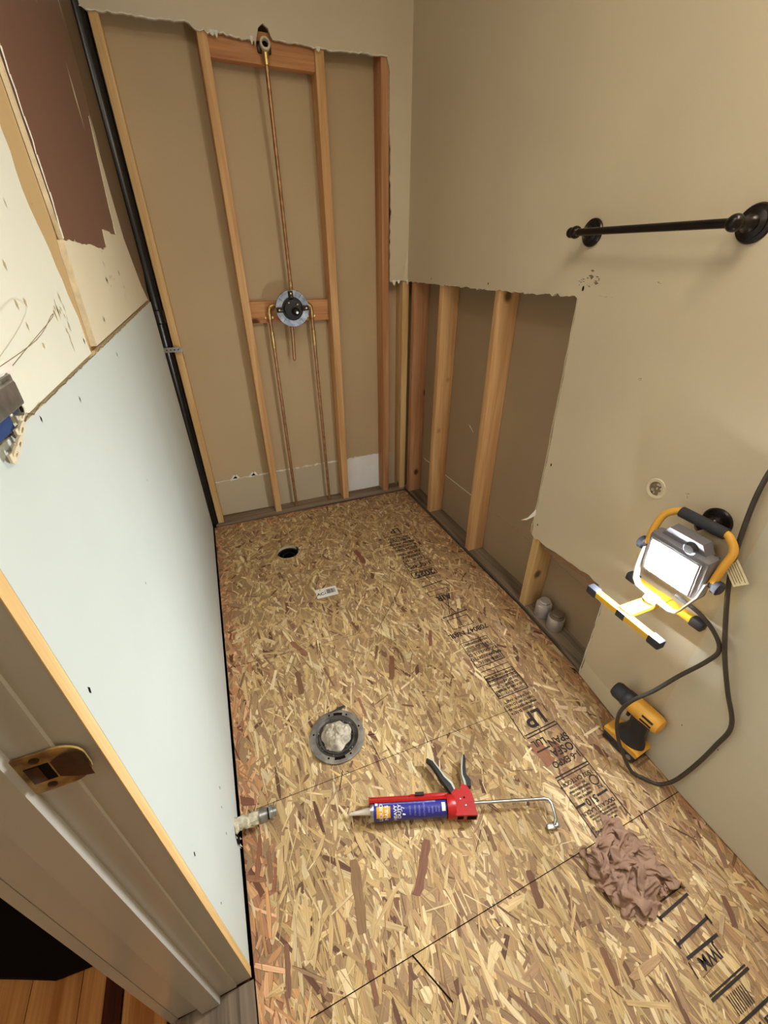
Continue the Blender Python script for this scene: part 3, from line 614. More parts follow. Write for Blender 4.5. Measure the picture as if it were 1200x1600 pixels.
# ------------------------------------------------------------------ left wall
XW = -1.240
mb = MB(); mb.box((XW-0.10, -1.927, -0.03), (XW-0.013, -0.03, ZT), M_tan)
mb.box((XW-0.10, -0.03, -0.03), (XW-0.06, 0.085, ZT), M_umber); mb.box((XW-0.10, -3.1, 2.12), (XW-0.013, -1.945, ZT), M_tan)
wleft = mb.build('wall_left', kind='structure')
mb = MB(); low = [(-1.926, 0.010)]+[(-0.034, 0.010)]+jag([(-0.032, 0.01), (-0.06, 0.5), (-0.10, 0.8), (-0.14, 1.196)], 0.0015, 0.05, 33)[1:]+[(-1.926, 1.198)]
wall_face_yz(mb, low, XW-0.0125, XW, M_white, M_gyp); mb.build('lower_board', wleft)
mb = MB()   # brown / maroon board behind the stripped skins
br = [(-1.30, 1.366)]+jag([(-1.30, 1.366), (-1.10, 1.366), (-0.92, 1.36), (-0.86, 1.368), (-0.84, 1.405), (-0.64, 1.402), (-0.60, 1.43)], 0.003, 0.02, 41)[1:]+[(-0.50, 1.60), (-0.38, 1.75), (-0.30, ZT), (-1.295, ZT)]
wall_face_yz(mb, br, XW-0.0105, XW-0.0045, M_brown, M_gyp); mb.build('maroon_patch', wleft)
mb = MB(); wall_face_yz(mb, [(-1.30, 1.21), (-0.135, 1.205), (-0.035, 1.3), (-0.035, ZT), (-1.30, ZT)], XW-0.012, XW-0.0062, M_umber, M_gyp)
for (y, z, l) in ((-0.8, 1.80, 0.10), (-0.62, 1.63, 0.14), (-0.42, 1.62, 0.10), (-0.4, 1.9, 0.15)):
    mb.add([(XW-0.0042, y, z), (XW-0.0042, y+0.012, z+l*0.5), (XW-0.0042, y+0.008, z+l), (XW-0.0042, y-0.010, z+l*0.5)], [(0, 1, 2, 3)], M_cream)
mb.build('umber_strip', wleft)
mb = MB()   # white plaster skin with ragged right edge
wh = [(-1.926, 1.2), (-1.40, 1.203)]+jag([(-1.40, 1.203), (-1.402, 1.26), (-1.425, 1.33), (-1.455, 1.42), (-1.442, 1.5), (-1.44, 1.7), (-1.44, ZT)], 0.0025, 0.018, 43)[1:]+[(-1.926, ZT)]
wall_face_yz(mb, wh, XW-0.0125, XW-0.0012, M_plaster, M_cream)
mb.build('white_plaster', wleft)
mb = MB()   # cream plaster below the maroon patch
cr = [(-1.336, 1.205), (-0.20, 1.207), (-0.30, 1.26), (-0.44, 1.40), (-0.56, 1.41)]+jag([(-0.64, 1.404), (-0.84, 1.407), (-0.86, 1.37), (-0.92, 1.362), (-1.10, 1.368), (-1.31, 1.368)], 0.0013, 0.02, 41)
cr += jag([(-1.312, 1.36), (-1.322, 1.31), (-1.33, 1.25), (-1.336, 1.205)], 0.0025, 0.015, 44)[:-1]
wall_face_yz(mb, cr, XW-0.0125, XW-0.0025, M_cream, M_gyp)
wall_face_yz(mb, [(-0.44, 1.398), (-0.60, 1.404), (-0.585, 1.47), (-0.54, 1.55), (-0.50, 1.62), (-0.45, 1.70), (-0.455, 1.52)], XW-0.0125, XW-0.0027, M_cream, M_gyp); mb.build('cream_plaster', wleft)
mb = MB(); rnd = random.Random(9)   # pale fringe left of the maroon patch, along the seam, and black slits
fr = jag([(-1.308, 1.37), (-1.296, 1.45), (-1.29, 1.6), (-1.29, 2.3)], 0.002, 0.015, 46)
for (a, b), (c, d) in zip(fr, fr[1:]):
    t = rnd.uniform(0.002, 0.008); mb.add([(XW-0.003, a, b), (XW-0.003, c, d), (XW-0.002, c+t, d), (XW-0.002, a+t*0.6, b)], [(0, 1, 2, 3)], M_plaster)
se = jag([(-1.92, 1.199), (-0.16, 1.2015)], 0.0012, 0.014, 47)
for (a, b), (c, d) in zip(se, se[1:]):
    t = rnd.uniform(0.0002, 0.0012); mb.add([(XW+0.0003, a, b-t), (XW+0.0003, c, d-t), (XW+0.0003, c, d+0.0006), (XW+0.0003, a, b+0.0006)], [(0, 1, 2, 3)], M_umber)
mb.build('ragged_fringe', wleft)
mb = MB()
for (y, z, a) in ((-1.908, 0.953, 0.005), (-1.193, 1.165, 0.006), (-1.564, 1.167, 0.005), (-1.894, 0.505, 0.006), (-1.725, 1.188, 0.004), (-1.313, 0.919, 0.003), (-1.90, 0.30, 0.004), (-1.6, 0.85, 0.003), (-1.2, 1.235, 0.006), (-1.42, 1.225, 0.005), (-1.02, 1.30, 0.008), (-0.8, 1.31, 0.007), (-1.66, 0.25, 0.006), (-1.70, 0.24, 0.005), (-1.74, 0.2, 0.005)):
    xx = XW+0.0002 if z < 1.2 else XW-0.0007
    mb.add([(xx, y-a*0.5, z), (xx, y, z-a), (xx, y+a*0.6, z+a*0.2), (xx, y, z+a*1.2)], [(0, 1, 2, 3)], M_dark)
mb.build('screw_hole', wleft)
M_chip = mat('tan_chip', hexc(186, 170, 134), rough=0.8, var=0.25, scale=80)
mb = MB(); rnd = random.Random(77)
for (y, z, n, sp, el) in ((-1.60, 1.39, 8, 0.02, 0.006), (-1.66, 1.355, 7, 0.016, 0.006), (-1.50, 1.275, 10, 0.014, 0.010), (-1.48, 1.25, 6, 0.02, 0.012), (-1.62, 1.26, 5, 0.03, 0.006), (-1.0, 1.33, 6, 0.06, 0.008), (-0.8, 1.28, 6, 0.08, 0.010), (-1.55, 1.5, 4, 0.03, 0.008)):
    for k in range(n):
        yy = y+rnd.gauss(0, sp); zz = z+rnd.gauss(0, sp*0.6); a = rnd.uniform(0.001, 0.004); b = rnd.uniform(0.3, 1)*el; xx = XW-0.0008 if yy < -1.46 else XW-0.0018
        mb.add([(xx, yy-a, zz), (xx, yy, zz-b), (xx, yy+a, zz+a*0.4), (xx, yy-a*0.2, zz+b)], [(0, 1, 2, 3)], M_chip)
mb.build('paint_chip', wleft)
# dark gap between board and floor
# ------------------------------------------------------------------ door opening: jamb profile
jm = thing('door_jamb', 'off-white painted door jamb with stop strip and raw pine edge at lower left', 'door jamb', (XW, -1.945, 0))
mb = MB(); prof = [(XW-0.0005, -1.945), (-1.270, -1.945), (-1.2715, -1.9475), (-1.3045, -1.9475), (-1.3055, -1.960), (-1.340, -1.960), (-1.3415, -1.949), (-1.387, -1.947), (-1.387, -1.928), (XW-0.0005, -1.928)]
mb.prism(prof, 0.004, 2.1, M_jamb); part(mb, 'jamb_board', jm)
mb = MB(); mb.prism([(XW+0.0006, -1.9455), (XW+0.0006, -1.9275), (XW-0.0004, -1.9275), (XW-0.0004, -1.9455)], 0.004, 2.1, M_pine); part(mb, 'raw_edge', jm)
mb = MB(); mb.prism([(-1.3875, -1.9475), (-1.3875, -1.87), (-1.404, -1.87), (-1.404, -1.9455), (-1.400, -1.9495)], 0.0, 2.12, M_jamb); part(mb, 'hall_casing', jm)
# strike plate
sp = thing('strike_plate', 'worn brass strike plate with curved lip screwed to the door jamb', 'strike plate', (-1.29, -1.948, 0.905))
TS = frame((-1.284, -1.9483, 0.905), (1, 0, 0), (0, 0, 1), (0, -1, 0))
mb = MB()
outl = [(-0.030, -0.030), (0.012, -0.030)]+[(0.012+0.022*math.sin(a), -0.008-0.022*math.cos(a)) for a in [PI/2*i/6 for i in range(1, 7)]]+[(0.012+0.022*math.cos(a), 0.008+0.022*math.sin(a)) for a in [PI/2*i/6 for i in range(0, 6)]]+[(0.012, 0.030), (-0.030, 0.030)]
mb.prism(outl, 0.0, 0.0022, M_brass, TS)
part(mb, 'plate', sp)
mb = MB(); mb.prism([(-0.016, -0.013), (0.004, -0.013), (0.004, 0.013), (-0.016, 0.013)], 0.0022, 0.0026, M_dark, TS); mb.box((-0.0155, -0.0125, 0.0026), (-0.004, 0.0125, 0.0034), M_brassd, TS, bev=0.0004)
part(mb, 'latch_opening', sp)
mb = MB(); vv = []; ff = []
for i in range(8):
    a = i/7; x = 0.006+0.029*a; zz = 0.0030+0.005*a*a; hh = 0.013+0.008*math.sin(a*2.2)
    vv += [(x, -hh, zz), (x, hh, zz)]
for i in range(7): ff.append((2*i, 2*i+2, 2*i+3, 2*i+1))
mb.add(vv, ff, M_brassd, True, TS); part(mb, 'lip', sp)
for yy in (-0.0215, 0.0215):
    mb = MB(); mb.lathe([(0.0042, 0.0022), (0.0042, 0.003), (0.001, 0.0036)], M_brassd, TS @ Matrix.Translation((-0.004, yy, 0)), n=18); part(mb, 'screw', sp)
# hall
mb = MB(); xs = -1.36
mb.box((-3.0, -3.1, -0.03), (-1.245, -1.0, -0.004), M_hall2)
hf = mb.build('floor_hall', kind='structure')
mb = MB(); rnd = random.Random(2); x = -1.409
for i, (w_, m_) in enumerate(((0.088, M_hall), (0.035, M_hall2), (0.05, M_hall), (0.10, M_hall), (0.09, M_hall), (0.1, M_hall), (0.1, M_hall), (0.1, M_hall))):
    mb.box((x-w_+0.0012, -3.05, -0.004), (x, -1.2, 0.003 if m_ is M_hall else 0.012), m_, bev=0.001); x -= w_
mb.build('planks', hf)
mb = MB()
rg = [(-1.47, -1.72), (-1.50, -1.775), (-1.56, -1.80), (-1.63, -1.795), (-1.70, -1.765), (-1.76, -1.74), (-2.2, -1.6), (-2.2, -1.05), (-1.47, -1.05)]
mb.prism(rg, 0.0125, 0.03, M_dark); tag(mb.build('hall_mat', loc=(-1.8, -1.5, 0.0)), 'dark mat edge on the hall floor beyond the doorway', 'mat')
mb = MB(); mb.box((-3.1, -3.1, 0), (-3.0, -1.0, ZT), M_wall); mb.box((-3.0, -1.0, 0), (-1.35, -0.95, ZT), M_umber); mb.build('wall_hall', kind='structure')
mb = MB(); mb.box((-1.405, -2.9, -0.02), (XW+0.004, -1.948, 0.0), M_plategy, bev=0.001)
tag(mb.build('door_threshold', loc=(-1.3, -2.4, -0.02)), 'weathered grey wood sill in the doorway at the foot of the jamb', 'threshold')
mb = MB(); mb.box((-3.1, -3.2, -0.03), (0.11, -3.1, ZT), M_wall); mb.build('wall_front', kind='structure')
mb = MB(); mb.box((-3.1, -3.2, ZT), (0.12, 0.11, ZT+0.05), M_white); mb.build('ceiling', kind='structure')

# ------------------------------------------------------------------ towel bar
tb = thing('towel_bar', 'dark bronze towel bar on the upper right beige wall', 'towel bar', (0, -1.41, 1.4))
XR = -0.012
for (y, z) in ((-1.197, 1.400), (-1.632, 1.394)):
    x = XR+WX(y)-0.0002
    mb = MB(); T = frame((x, y, z), (0, 1, 0), (0, 0, 1), (-1, 0, 0))
    mb.lathe([(0.034, 0.0), (0.0345, 0.004), (0.032, 0.008), (0.026, 0.010), (0.026, 0.014), (0.022, 0.016), (0.0165, 0.018), (0.0165, 0.022), (0.012, 0.026), (0.0085, 0.036), (0.0085, 0.050)], M_bronze, T, n=40)
    part(mb, 'rosette', tb)
    mb = MB(); mb.ball((XR+WX(y)-0.063, y, z), 0.0155, M_bronze)
    part(mb, 'post_ball', tb)
x0 = XR+WX(-1.197)-0.063; x1 = XR+WX(-1.632)-0.063
mb = MB(); mb.tube([(x0, -1.19, 1.400), (x1, -1.632, 1.394)], 0.0085, M_bronze, 20); mb.ball((x0, -1.18, 1.400), 0.013, M_bronze); part(mb, 'bar', tb)

# access hole in the drywall
hx = XR+WX(-1.638)
hp = thing('wall_hole', 'round ragged pipe hole with pale ring in the right wall above the work light', 'hole', (hx, -1.638, 0.806))
mb = MB(); T = frame((hx, -1.638, 0.806), (0, 1, 0), (0, 0, 1), (-1, 0, 0))
mb.lathe([(0.019, 0.0004), (0.020, 0.003), (0.027, 0.0035), (0.029, 0.0004)], M_cream, T, n=36, caps=False); part(mb, 'rim', hp)
mb = MB(); mb.lathe([(0.0205, 0.0005), (0.0203, 0.001)], M_scuff, T, n=30)
rnd = random.Random(6)
for i in range(22):
    a = rnd.uniform(0, 2*PI); r = rnd.uniform(0, 0.016); mb.ball((math.cos(a)*r, math.sin(a)*r, 0.001), rnd.uniform(0.002, 0.005), rnd.choice([M_castiron, M_gypcrumb, M_scuff]), T, (1, 1, 0.5), n=8)
part(mb, 'rubble', hp)

# paper holder mount
tx0 = XR+WX(-1.812)-0.0002
ph = thing('paper_holder_mount', 'round black wall mount holding the work light handle', 'wall mount', (tx0, -1.812, 0.808))
mb = MB(); T = frame((tx0, -1.812, 0.808), (0, 1, 0), (0, 0, 1), (-1, 0, 0))
mb.lathe([(0.0335, 0.0), (0.034, 0.004), (0.031, 0.008), (0.024, 0.009), (0.024, 0.013), (0.019, 0.014), (0.018, 0.018), (0.014, 0.020), (0.013, 0.024), (0.0095, 0.027), (0.008, 0.032)], M_bronze, T, n=40); part(mb, 'rosette', ph)
mb = MB(); mb.tube([(tx0-0.03, -1.812, 0.808), (tx0-0.052, -1.80, 0.796)], 0.0075, M_bronze, 16); part(mb, 'post', ph)

# ------------------------------------------------------------------ work light
wl = thing('work_light', 'yellow and black LED work light, switched on, hanging on the right wall', 'work light', (-0.11, -1.80, 0.70))
TILT = math.radians(8)
# local frame: X = out of the wall (-x world) , Y = along +y world, Z = up ; panel tilts downward
Tl = Matrix.Translation((-0.100, -1.808, 0.705)) @ Matrix.Rotation(-TILT, 4, 'Y')
HX = -1  # outwards
M_led = mat('led_panel', (1, 1, 1, 1), rough=0.4, var=0.0, emit=((0.90, 0.96, 1.0, 1), LED_STRENGTH))
M_hous = mat('grey_cast_housing', hexc(120, 118, 124), rough=0.5, var=0.06)
mb = MB()
mb.box((-0.020, -0.074, -0.062), (0.022, 0.074, 0.060), M_hous, Tl, bev=0.010)
for i in range(9): mb.box((0.020, -0.06+0.015*i-0.003, -0.05), (0.034, -0.06+0.015*i+0.003, 0.05), M_hous, Tl)
mb.prism([(-0.055, 0.058), (0.055, 0.058), (0.040, 0.085), (-0.040, 0.085)], -0.004, 0.024, M_hous, Tl @ Matrix(((0, 0, 1, 0), (1, 0, 0, 0), (0, 1, 0, 0), (0, 0, 0, 1))))
part(mb, 'housing', wl)
mb = MB()
mb.prism([(-0.062, -0.050), (0.062, -0.050), (0.062, 0.050), (-0.062, 0.050)], 0.020, 0.0235, M_hous, Tl @ Matrix(((0, 0, -1, 0), (1, 0, 0, 0), (0, 1, 0, 0), (0, 0, 0, 1))))
for a in ((-0.058, -0.047, 0.058, -0.043), (-0.058, 0.043, 0.058, 0.047), (-0.058, -0.047, -0.054, 0.047), (0.054, -0.047, 0.058, 0.047)):
    mb.box((-0.0265, a[0], a[1]), (-0.0225, a[2], a[3]), M_white2, Tl, bev=0.001)
part(mb, 'bezel', wl)
mb = MB(); mb.box((-0.034, -0.053, -0.042), (-0.0240, 0.053, 0.042), M_led, Tl, bev=0.005)
lp = part(mb, 'led_panel', wl); lp['label'] = 'bright lit LED panel'
mb = MB()    # yellow tubular handle from pivot up to the grip
hy = 0.083
mb.tube([(0.0, -hy, -0.003), (0.010, -hy-0.002, 0.045), (0.030, -hy, 0.082), (0.040, -0.060, 0.104), (0.041, -0.046, 0.106)], 0.0088, M_yellow, 14, T=Tl, sub=5); part(mb, 'handle', wl); mb = MB()
mb.tube([(0.0, hy, -0.003), (0.010, hy+0.002, 0.045), (0.030, hy, 0.082), (0.040, 0.060, 0.104), (0.041, 0.046, 0.106)], 0.0088, M_yellow, 14, T=Tl, sub=5)
part(mb, 'handle', wl)
mb = MB(); mb.tube([(0.041, -0.052, 0.106), (0.041, 0.052, 0.106)], 0.0135, M_blackpl, 20, T=Tl); part(mb, 'grip', wl)
mb = MB(); mb.lathe([(0.015, 0.0), (0.015, 0.008), (0.011, 0.012)], M_blackpl, Tl @ frame((-0.018, -0.028, 0.076), (0, 1, 0), (0, 0, 1), (-1, 0, 0)), n=24); part(mb, 'switch', wl)
for s in (-1, 1):
    mb = MB(); Tk = Tl @ frame((0.0, s*0.079, -0.001), (1, 0, 0), (0, 0, 1), (0, s, 0)) if s < 0 else Tl @ frame((0.0, s*0.079, -0.001), (0, 0, 1), (1, 0, 0), (0, s, 0))
    mb.lathe([(0.010, 0.0), (0.010, 0.010), (0.0165, 0.011), (0.0170, 0.022), (0.012, 0.026)], M_blackpl, Tk, n=24); part(mb, 'side_knob', wl)
mb = MB()    # U bracket, flat steel bar bent round under the housing
def flat(mbx, pts, wdt, th, m, T=None):
    """flat bar: pts in (y,z), width along x"""
    P = [Vector(p) for p in pts]; vv = []; ff = []
    for i, p in enumerate(P):
        d = (P[min(i+1, len(P)-1)]-P[max(i-1, 0)]).normalized(); n = Vector((-d.y, d.x))*th/2
        for sx, sn in ((-1, -1), (1, -1), (1, 1), (-1, 1)): q = p+n*sn; vv.append((sx*wdt/2, q.x, q.y))
    for i in range(len(P)-1):
        for k in range(4): j = (k+1) % 4; ff.append((i*4+k, i*4+j, i*4+4+j, i*4+4+k))
    ff += [(0, 1, 2, 3), tuple(4*(len(P)-1)+k for k in (3, 2, 1, 0))]
    mbx.add(vv, ff, m, False, T)
Tb = Matrix.Translation((-0.108, -1.808, 0.705))
M_brk = mat('silver_bracket', hexc(190, 188, 180), rough=0.4, metal=0.6, var=0.1)
flat(mb, [(0.079, 0.0), (0.080, -0.065), (0.074, -0.100), (0.060, -0.116), (-0.034, -0.124), (-0.050, -0.116), (-0.076, -0.040), (-0.079, 0.0)], 0.022, 0.003, M_brk, Tb); part(mb, 'bracket', wl)
mb = MB(); Tk = Tb @ frame((-0.006, 0.014, -0.124), (1, 0, 0), (0, 1, 0), (0, 0, 1)) @ Matrix.Rotation(math.radians(35), 4, 'Y')
mb.lathe([(0.008, -0.026), (0.012, -0.012), (0.018, -0.010), (0.018, 0.010), (0.013, 0.016)], mat('dusty_clear_knob', hexc(190, 184, 168), rough=0.5, var=0.3, scale=50, bump=0.8), Tk, n=14); part(mb, 'pivot_knob', wl)
mb = MB(); zB = 0.562
mb.box((-0.206, -1.812, zB-0.004), (-0.052, -1.776, zB+0.012), M_yelm, bev=0.003); part(mb, 'stand_beam', wl)
for xb in (-0.206, -0.060):
    mb = MB(); mb.box((xb-0.010, -1.882, zB-0.010), (xb+0.010, -1.706, zB+0.008), M_yelm, bev=0.003); bb = part(mb, 'foot_bar', wl)
    for ya, yb in ((-1.905, -1.872), (-1.716, -1.684)):
        mb = MB(); mb.box((xb-0.0125, ya, zB-0.0135), (xb+0.0125, yb, zB+0.0115), M_blackpl, bev=0.005); o = mb.build('end_cap', bb)
    mb = MB(); mb.box((xb-0.0105, -1.806, zB-0.0105), (xb+0.0105, -1.782, zB+0.0085), M_blackpl) if xb < -0.1 else None
    if xb < -0.1: o = mb.build('clip', bb)

# power cord
cord = thing('power_cord', 'dark grey power cord looping down the right wall around the drill', 'cord', (-0.06, -1.95, 0.0))
pts = [(-0.095, -1.83, 0.62), (-0.075, -1.885, 0.60), (-0.062, -1.925, 0.57), (-0.055, -1.950, 0.53), (-0.058, -1.942, 0.48), (-0.080, -1.915, 0.40), (-0.115, -1.895, 0.33), (-0.145, -1.872, 0.27), (-0.152, -1.862, 0.20), (-0.150, -1.878, 0.13),
       (-0.135, -1.910, 0.06), (-0.12, -1.945, 0.012), (-0.10, -1.972, 0.0075), (-0.075, -2.0, 0.0075), (-0.055, -2.02, 0.05), (-0.052, -2.036, 0.16), (-0.052, -2.045, 0.27), (-0.050, -2.046, 0.36), (-0.052, -2.005, 0.44), (-0.054, -1.962, 0.53),
       (-0.056, -1.925, 0.63), (-0.056, -1.902, 0.70), (-0.056, -1.888, 0.76), (-0.052, -1.874, 0.84), (-0.050, -1.866, 0.93), (-0.050, -1.875, 1.0), (-0.050, -1.93, 1.08), (-0.06, -2.1, 1.2), (-0.06, -2.4, 1.25)]
mb = MB(); mb.tube(pts, 0.0052, M_cord, 12, sub=6); part(mb, 'cable', cord)
mb = MB(); _z = Vector((-0.85, -0.22, 0.48)).normalized(); _x = Vector((-0.1, -0.75, -0.65)); _x = (_x-_z*_x.dot(_z)).normalized(); Tt = frame((-0.064, -1.902, 0.742), _x, _z.cross(_x), _z)
M_tag = mat('crinkled_tag', hexc(214, 206, 170), rough=0.5, var=0.15, scale=60)
mb.box((-0.022, -0.014, 0), (0.034, 0.014, 0.0008), M_tag, Tt)
for i in range(5): mb.box((-0.018, -0.010+i*0.0045, 0.0008), (0.030-0.004*(i % 2), -0.0085+i*0.0045, 0.001), M_scuff, Tt)
part(mb, 'warning_tag', cord)

# ------------------------------------------------------------------ drill
dr = thing('cordless_drill', 'yellow and black cordless drill standing on its battery by the right wall', 'drill', (-0.06, -1.875, 0.002))
TD = Matrix.Translation((-0.068, -1.875, 0.002)) @ Matrix.Rotation(math.radians(96), 4, 'Z')    # local +x = nose direction
mb = MB(); mb.box((-0.050, -0.037, 0.0), (0.056, 0.037, 0.034), M_blackpl, TD, bev=0.007); mb.box((0.02, -0.038, 0.008), (0.05, 0.038, 0.024), M_black, TD, bev=0.004)
mb.lathe([(0.008, 0), (0.008, 0.002)], M_galv, TD @ frame((-0.035, 0.037, 0.02), (1, 0, 0), (0, 0, -1), (0, 1, 0)), n=16)
mb.build; part(mb, 'battery', dr)
mb = MB(); mb.prism([(-0.052, 0.032), (0.058, 0.032), (0.060, 0.044), (0.030, 0.051), (-0.045, 0.051), (-0.054, 0.044)], -0.034, 0.034, M_yellow, TD @ Matrix(((1, 0, 0, 0), (0, 0, 1, 0), (0, 1, 0, 0), (0, 0, 0, 1))))
part(mb, 'foot_housing', dr)
mb = MB(); hh = [(-0.004, 0.050, 0.046, 0.034), (-0.004, 0.068, 0.041, 0.033), (-0.006, 0.09, 0.030, 0.027), (-0.008, 0.12, 0.025, 0.023), (-0.004, 0.15, 0.024, 0.021), (0.0, 0.165, 0.028, 0.022)]
vv = []; ff = []; n = 24
for (cx_, z, a, b) in hh: vv += [(cx_+a*math.cos(2*PI*k/n), b*math.sin(2*PI*k/n), z) for k in range(n)]
for i in range(len(hh)-1):
    for k in range(n): j = (k+1) % n; ff.append((i*n+k, i*n+j, (i+1)*n+j, (i+1)*n+k))
mb.add(vv, ff, M_blackpl, True, TD); part(mb, 'grip', dr)
mb = MB(); Th = TD @ frame((0, 0, 0.185), (0, 0, 1), (0, -1, 0), (1, 0, 0)) 
Th = TD @ Matrix.Translation((0, 0, 0.182)) @ Matrix.Rotation(PI/2, 4, 'Y')
mb.lathe([(0.014, -0.062), (0.024, -0.058), (0.0285, -0.045), (0.0295, -0.01), (0.029, 0.026), (0.027, 0.032)], M_yellow, Th, n=28)
for a in (-0.5, 0.0, 0.5, PI-0.5, PI, PI+0.5):
    mb.box((0.0285, -0.003, -0.045), (0.0302, 0.003, -0.012), M_black, Th @ Matrix.Rotation(a+PI/2, 4, 'Z'))
part(mb, 'motor_housing', dr)
mb = MB(); mb.lathe([(0.026, 0.030), (0.0285, 0.034), (0.0285, 0.052), (0.027, 0.055), (0.0265, 0.058), (0.0265, 0.080), (0.022, 0.090), (0.010, 0.092)], M_blackpl, Th, n=20); part(mb, 'chuck', dr)
mb = MB(); mb.box((0.022, -0.007, 0.125), (0.032, 0.007, 0.155), M_black, TD, bev=0.003); part(mb, 'trigger', dr)
# foot housing bump under the motor
# ------------------------------------------------------------------ canisters on the bottom plate
def can(x, y, label, lidm):
    t = thing('metal_canister', label, 'canister', (x, y, 0.0088), group='metal canisters on the side plate')
    mb = MB(); T = Matrix.Translation((x, y, 0.0088))
    mb.lathe([(0.0315, 0.0), (0.033, 0.002), (0.033, 0.062), (0.0315, 0.064)], M_tin, T, n=40); part(mb, 'body', t)
    mb = MB(); mb.lathe([(0.030, 0.064), (0.030, 0.067), (0.0235, 0.070), (0.0235, 0.079), (0.021, 0.082)], lidm, T, n=40); part(mb, 'lid', t)
M_tin = mat('bright_tin', hexc(214, 214, 220), rough=0.3, metal=0.6, var=0.08, scale=30)
can(0.070, -1.318, 'shiny metal canister on the plate, nearer the stud foot', M_tin)
can(0.066, -1.398, 'metal canister with dull grey lid on the plate, farther from the stud foot', mat('dull_lid', hexc(140, 128, 116), rough=0.6, metal=0.6, var=0.2))

# ------------------------------------------------------------------ toilet flange
fl = thing('toilet_flange', 'round dark toilet flange plugged with grey crumbly material in the floor', 'toilet flange', (-0.916, -1.502, 0.0015))
TF = Matrix.Translation((-0.916, -1.502, 0.0016))
mb = MB(); mb.lathe([(0.086, 0.0), (0.0895, 0.002), (0.0895, 0.007), (0.085, 0.0085), (0.070, 0.0085)], M_ringgrey, TF, n=64, caps=False); mb.lathe([(0.070, 0.0085), (0.066, 0.004), (0.058, 0.002), (0.057, 0.0)], M_castiron, TF, n=64, caps=False); part(mb, 'flange_ring', fl)
mb = MB()
for a0, a1 in ((-1.95, -1.50), (1.05, 1.45)):
    pts_ = [(0.070, a0), (0.070, (a0+a1)/2), (0.070, a1), (0.079, a1), (0.079, (a0+a1)/2), (0.079, a0)]
    mb = MB(); mb.prism([(r*math.cos(a), r*math.sin(a)) for r, a in pts_], 0.0086, 0.0089, M_dark, TF); part(mb, 'bolt_slot', fl)
for a in (-2.2, -1.25, 0.05, 0.85, 1.65, 2.75):
    mb = MB(); mb.lathe([(0.0032, 0.0086), (0.0032, 0.009)], M_dark, TF @ Matrix.Translation((0.076*math.cos(a), 0.076*math.sin(a), 0)), n=12); part(mb, 'screw_hole', fl)
mb = MB(); mb.lathe([(0.0585, 0.0004), (0.0586, 0.0008)], M_black, TF, n=48); mb.lathe([(0.059, 0.0), (0.059, 0.006), (0.053, 0.006), (0.051, 0.001)], M_castiron, TF, n=48, caps=False)
rnd = random.Random(17)
for i in range(60):
    a = rnd.uniform(0, 2*PI); r = rnd.uniform(0.044, 0.064); mb.ball((r*math.cos(a), r*math.sin(a), 0.003), rnd.uniform(0.0012, 0.003), rnd.choice([M_castiron, M_black, M_gypcrumb]), TF, (1, 1, 0.6), n=6)
part(mb, 'pipe_rim', fl)
mb = MB(); vv = []; ff = []; nr, na = 14, 48
for i in range(nr+1):
    for k in range(na):
        a = 2*PI*k/na; q = i/nr; rr = 0.050*q*(1+0.07*math.sin(3*a+1)+0.05*math.sin(7*a)); p = Vector((rr*math.cos(a), rr*math.sin(a), 0))
        z = 0.001+0.030*(1-q**2.6)+0.014*noise.noise(p*55)*(1-q*0.7)+0.006*noise.noise(p*170)
        vv.append((p.x, p.y, max(0.001, z)))
for i in range(nr):
    for k in range(na): j = (k+1) % na; ff.append((i*na+k, i*na+j, (i+1)*na+j, (i+1)*na+k))
mb.add(vv, ff, M_gypcrumb, True, TF @ Matrix.Translation((-0.002, 0.004, 0))); part(mb, 'plug', fl)
mb = MB(); mb.prism([(0.0, 0.083), (0.03, 0.092), (0.052, 0.094), (0.056, 0.088), (0.03, 0.084)], 0.004, 0.010, M_castiron, TF); part(mb, 'loose_tab', fl)

# shower drain
dn = thing('shower_drain', 'open round drain hole with black pipe in the strand board floor', 'drain', (DR[0], DR[1], 0))
mb = MB(); TDn = Matrix.Translation((DR[0], DR[1], 0))
mb.lathe([(0.0575, -0.019), (0.050, -0.019), (0.050, -0.054)], M_abs, TDn, n=40, caps=False); part(mb, 'pipe_collar', dn)
mb = MB(); mb.lathe([(0.034, -0.030), (0.034, -0.056), (0.030, -0.056), (0.030, -0.030), (0.034, -0.030)], M_abs, TDn, n=40, caps=False); part(mb, 'inner_pipe', dn)

# barcode sticker
st = thing('barcode_sticker', 'small white barcode sticker on the floor near the drain', 'sticker', (-0.765, -0.817, 0.0018))
TSk = Matrix.Translation((-0.766, -0.817, 0.0018)) @ Matrix.Rotation(math.radians(-2), 4, 'Z')
mb = MB(); mb.box((-0.050, -0.031, 0), (0.050, 0.031, 0.0006), M_white2, TSk); part(mb, 'paper', st)
mb = MB(); rnd = random.Random(5); x = 0.0
while x < 0.042:
    w_ = rnd.choice([0.0008, 0.0016, 0.0024]); mb.box((x, -0.012, 0.0006), (x+w_, 0.018, 0.0009), M_black, TSk); x += w_+rnd.choice([0.0008, 0.0012])
text_mesh('AC-', 0.026, TSk @ Matrix.Translation((-0.026, -0.006, 0.0009)), M_black, mb); mb.lathe([(0.004, 0.0006), (0.004, 0.0009)], M_black, TSk @ Matrix.Translation((-0.028, 0.022, 0)), n=3)
mb.box((-0.008, -0.012, 0.0006), (-0.006, 0.014, 0.0009), M_black, TSk)
part(mb, 'barcode', st)

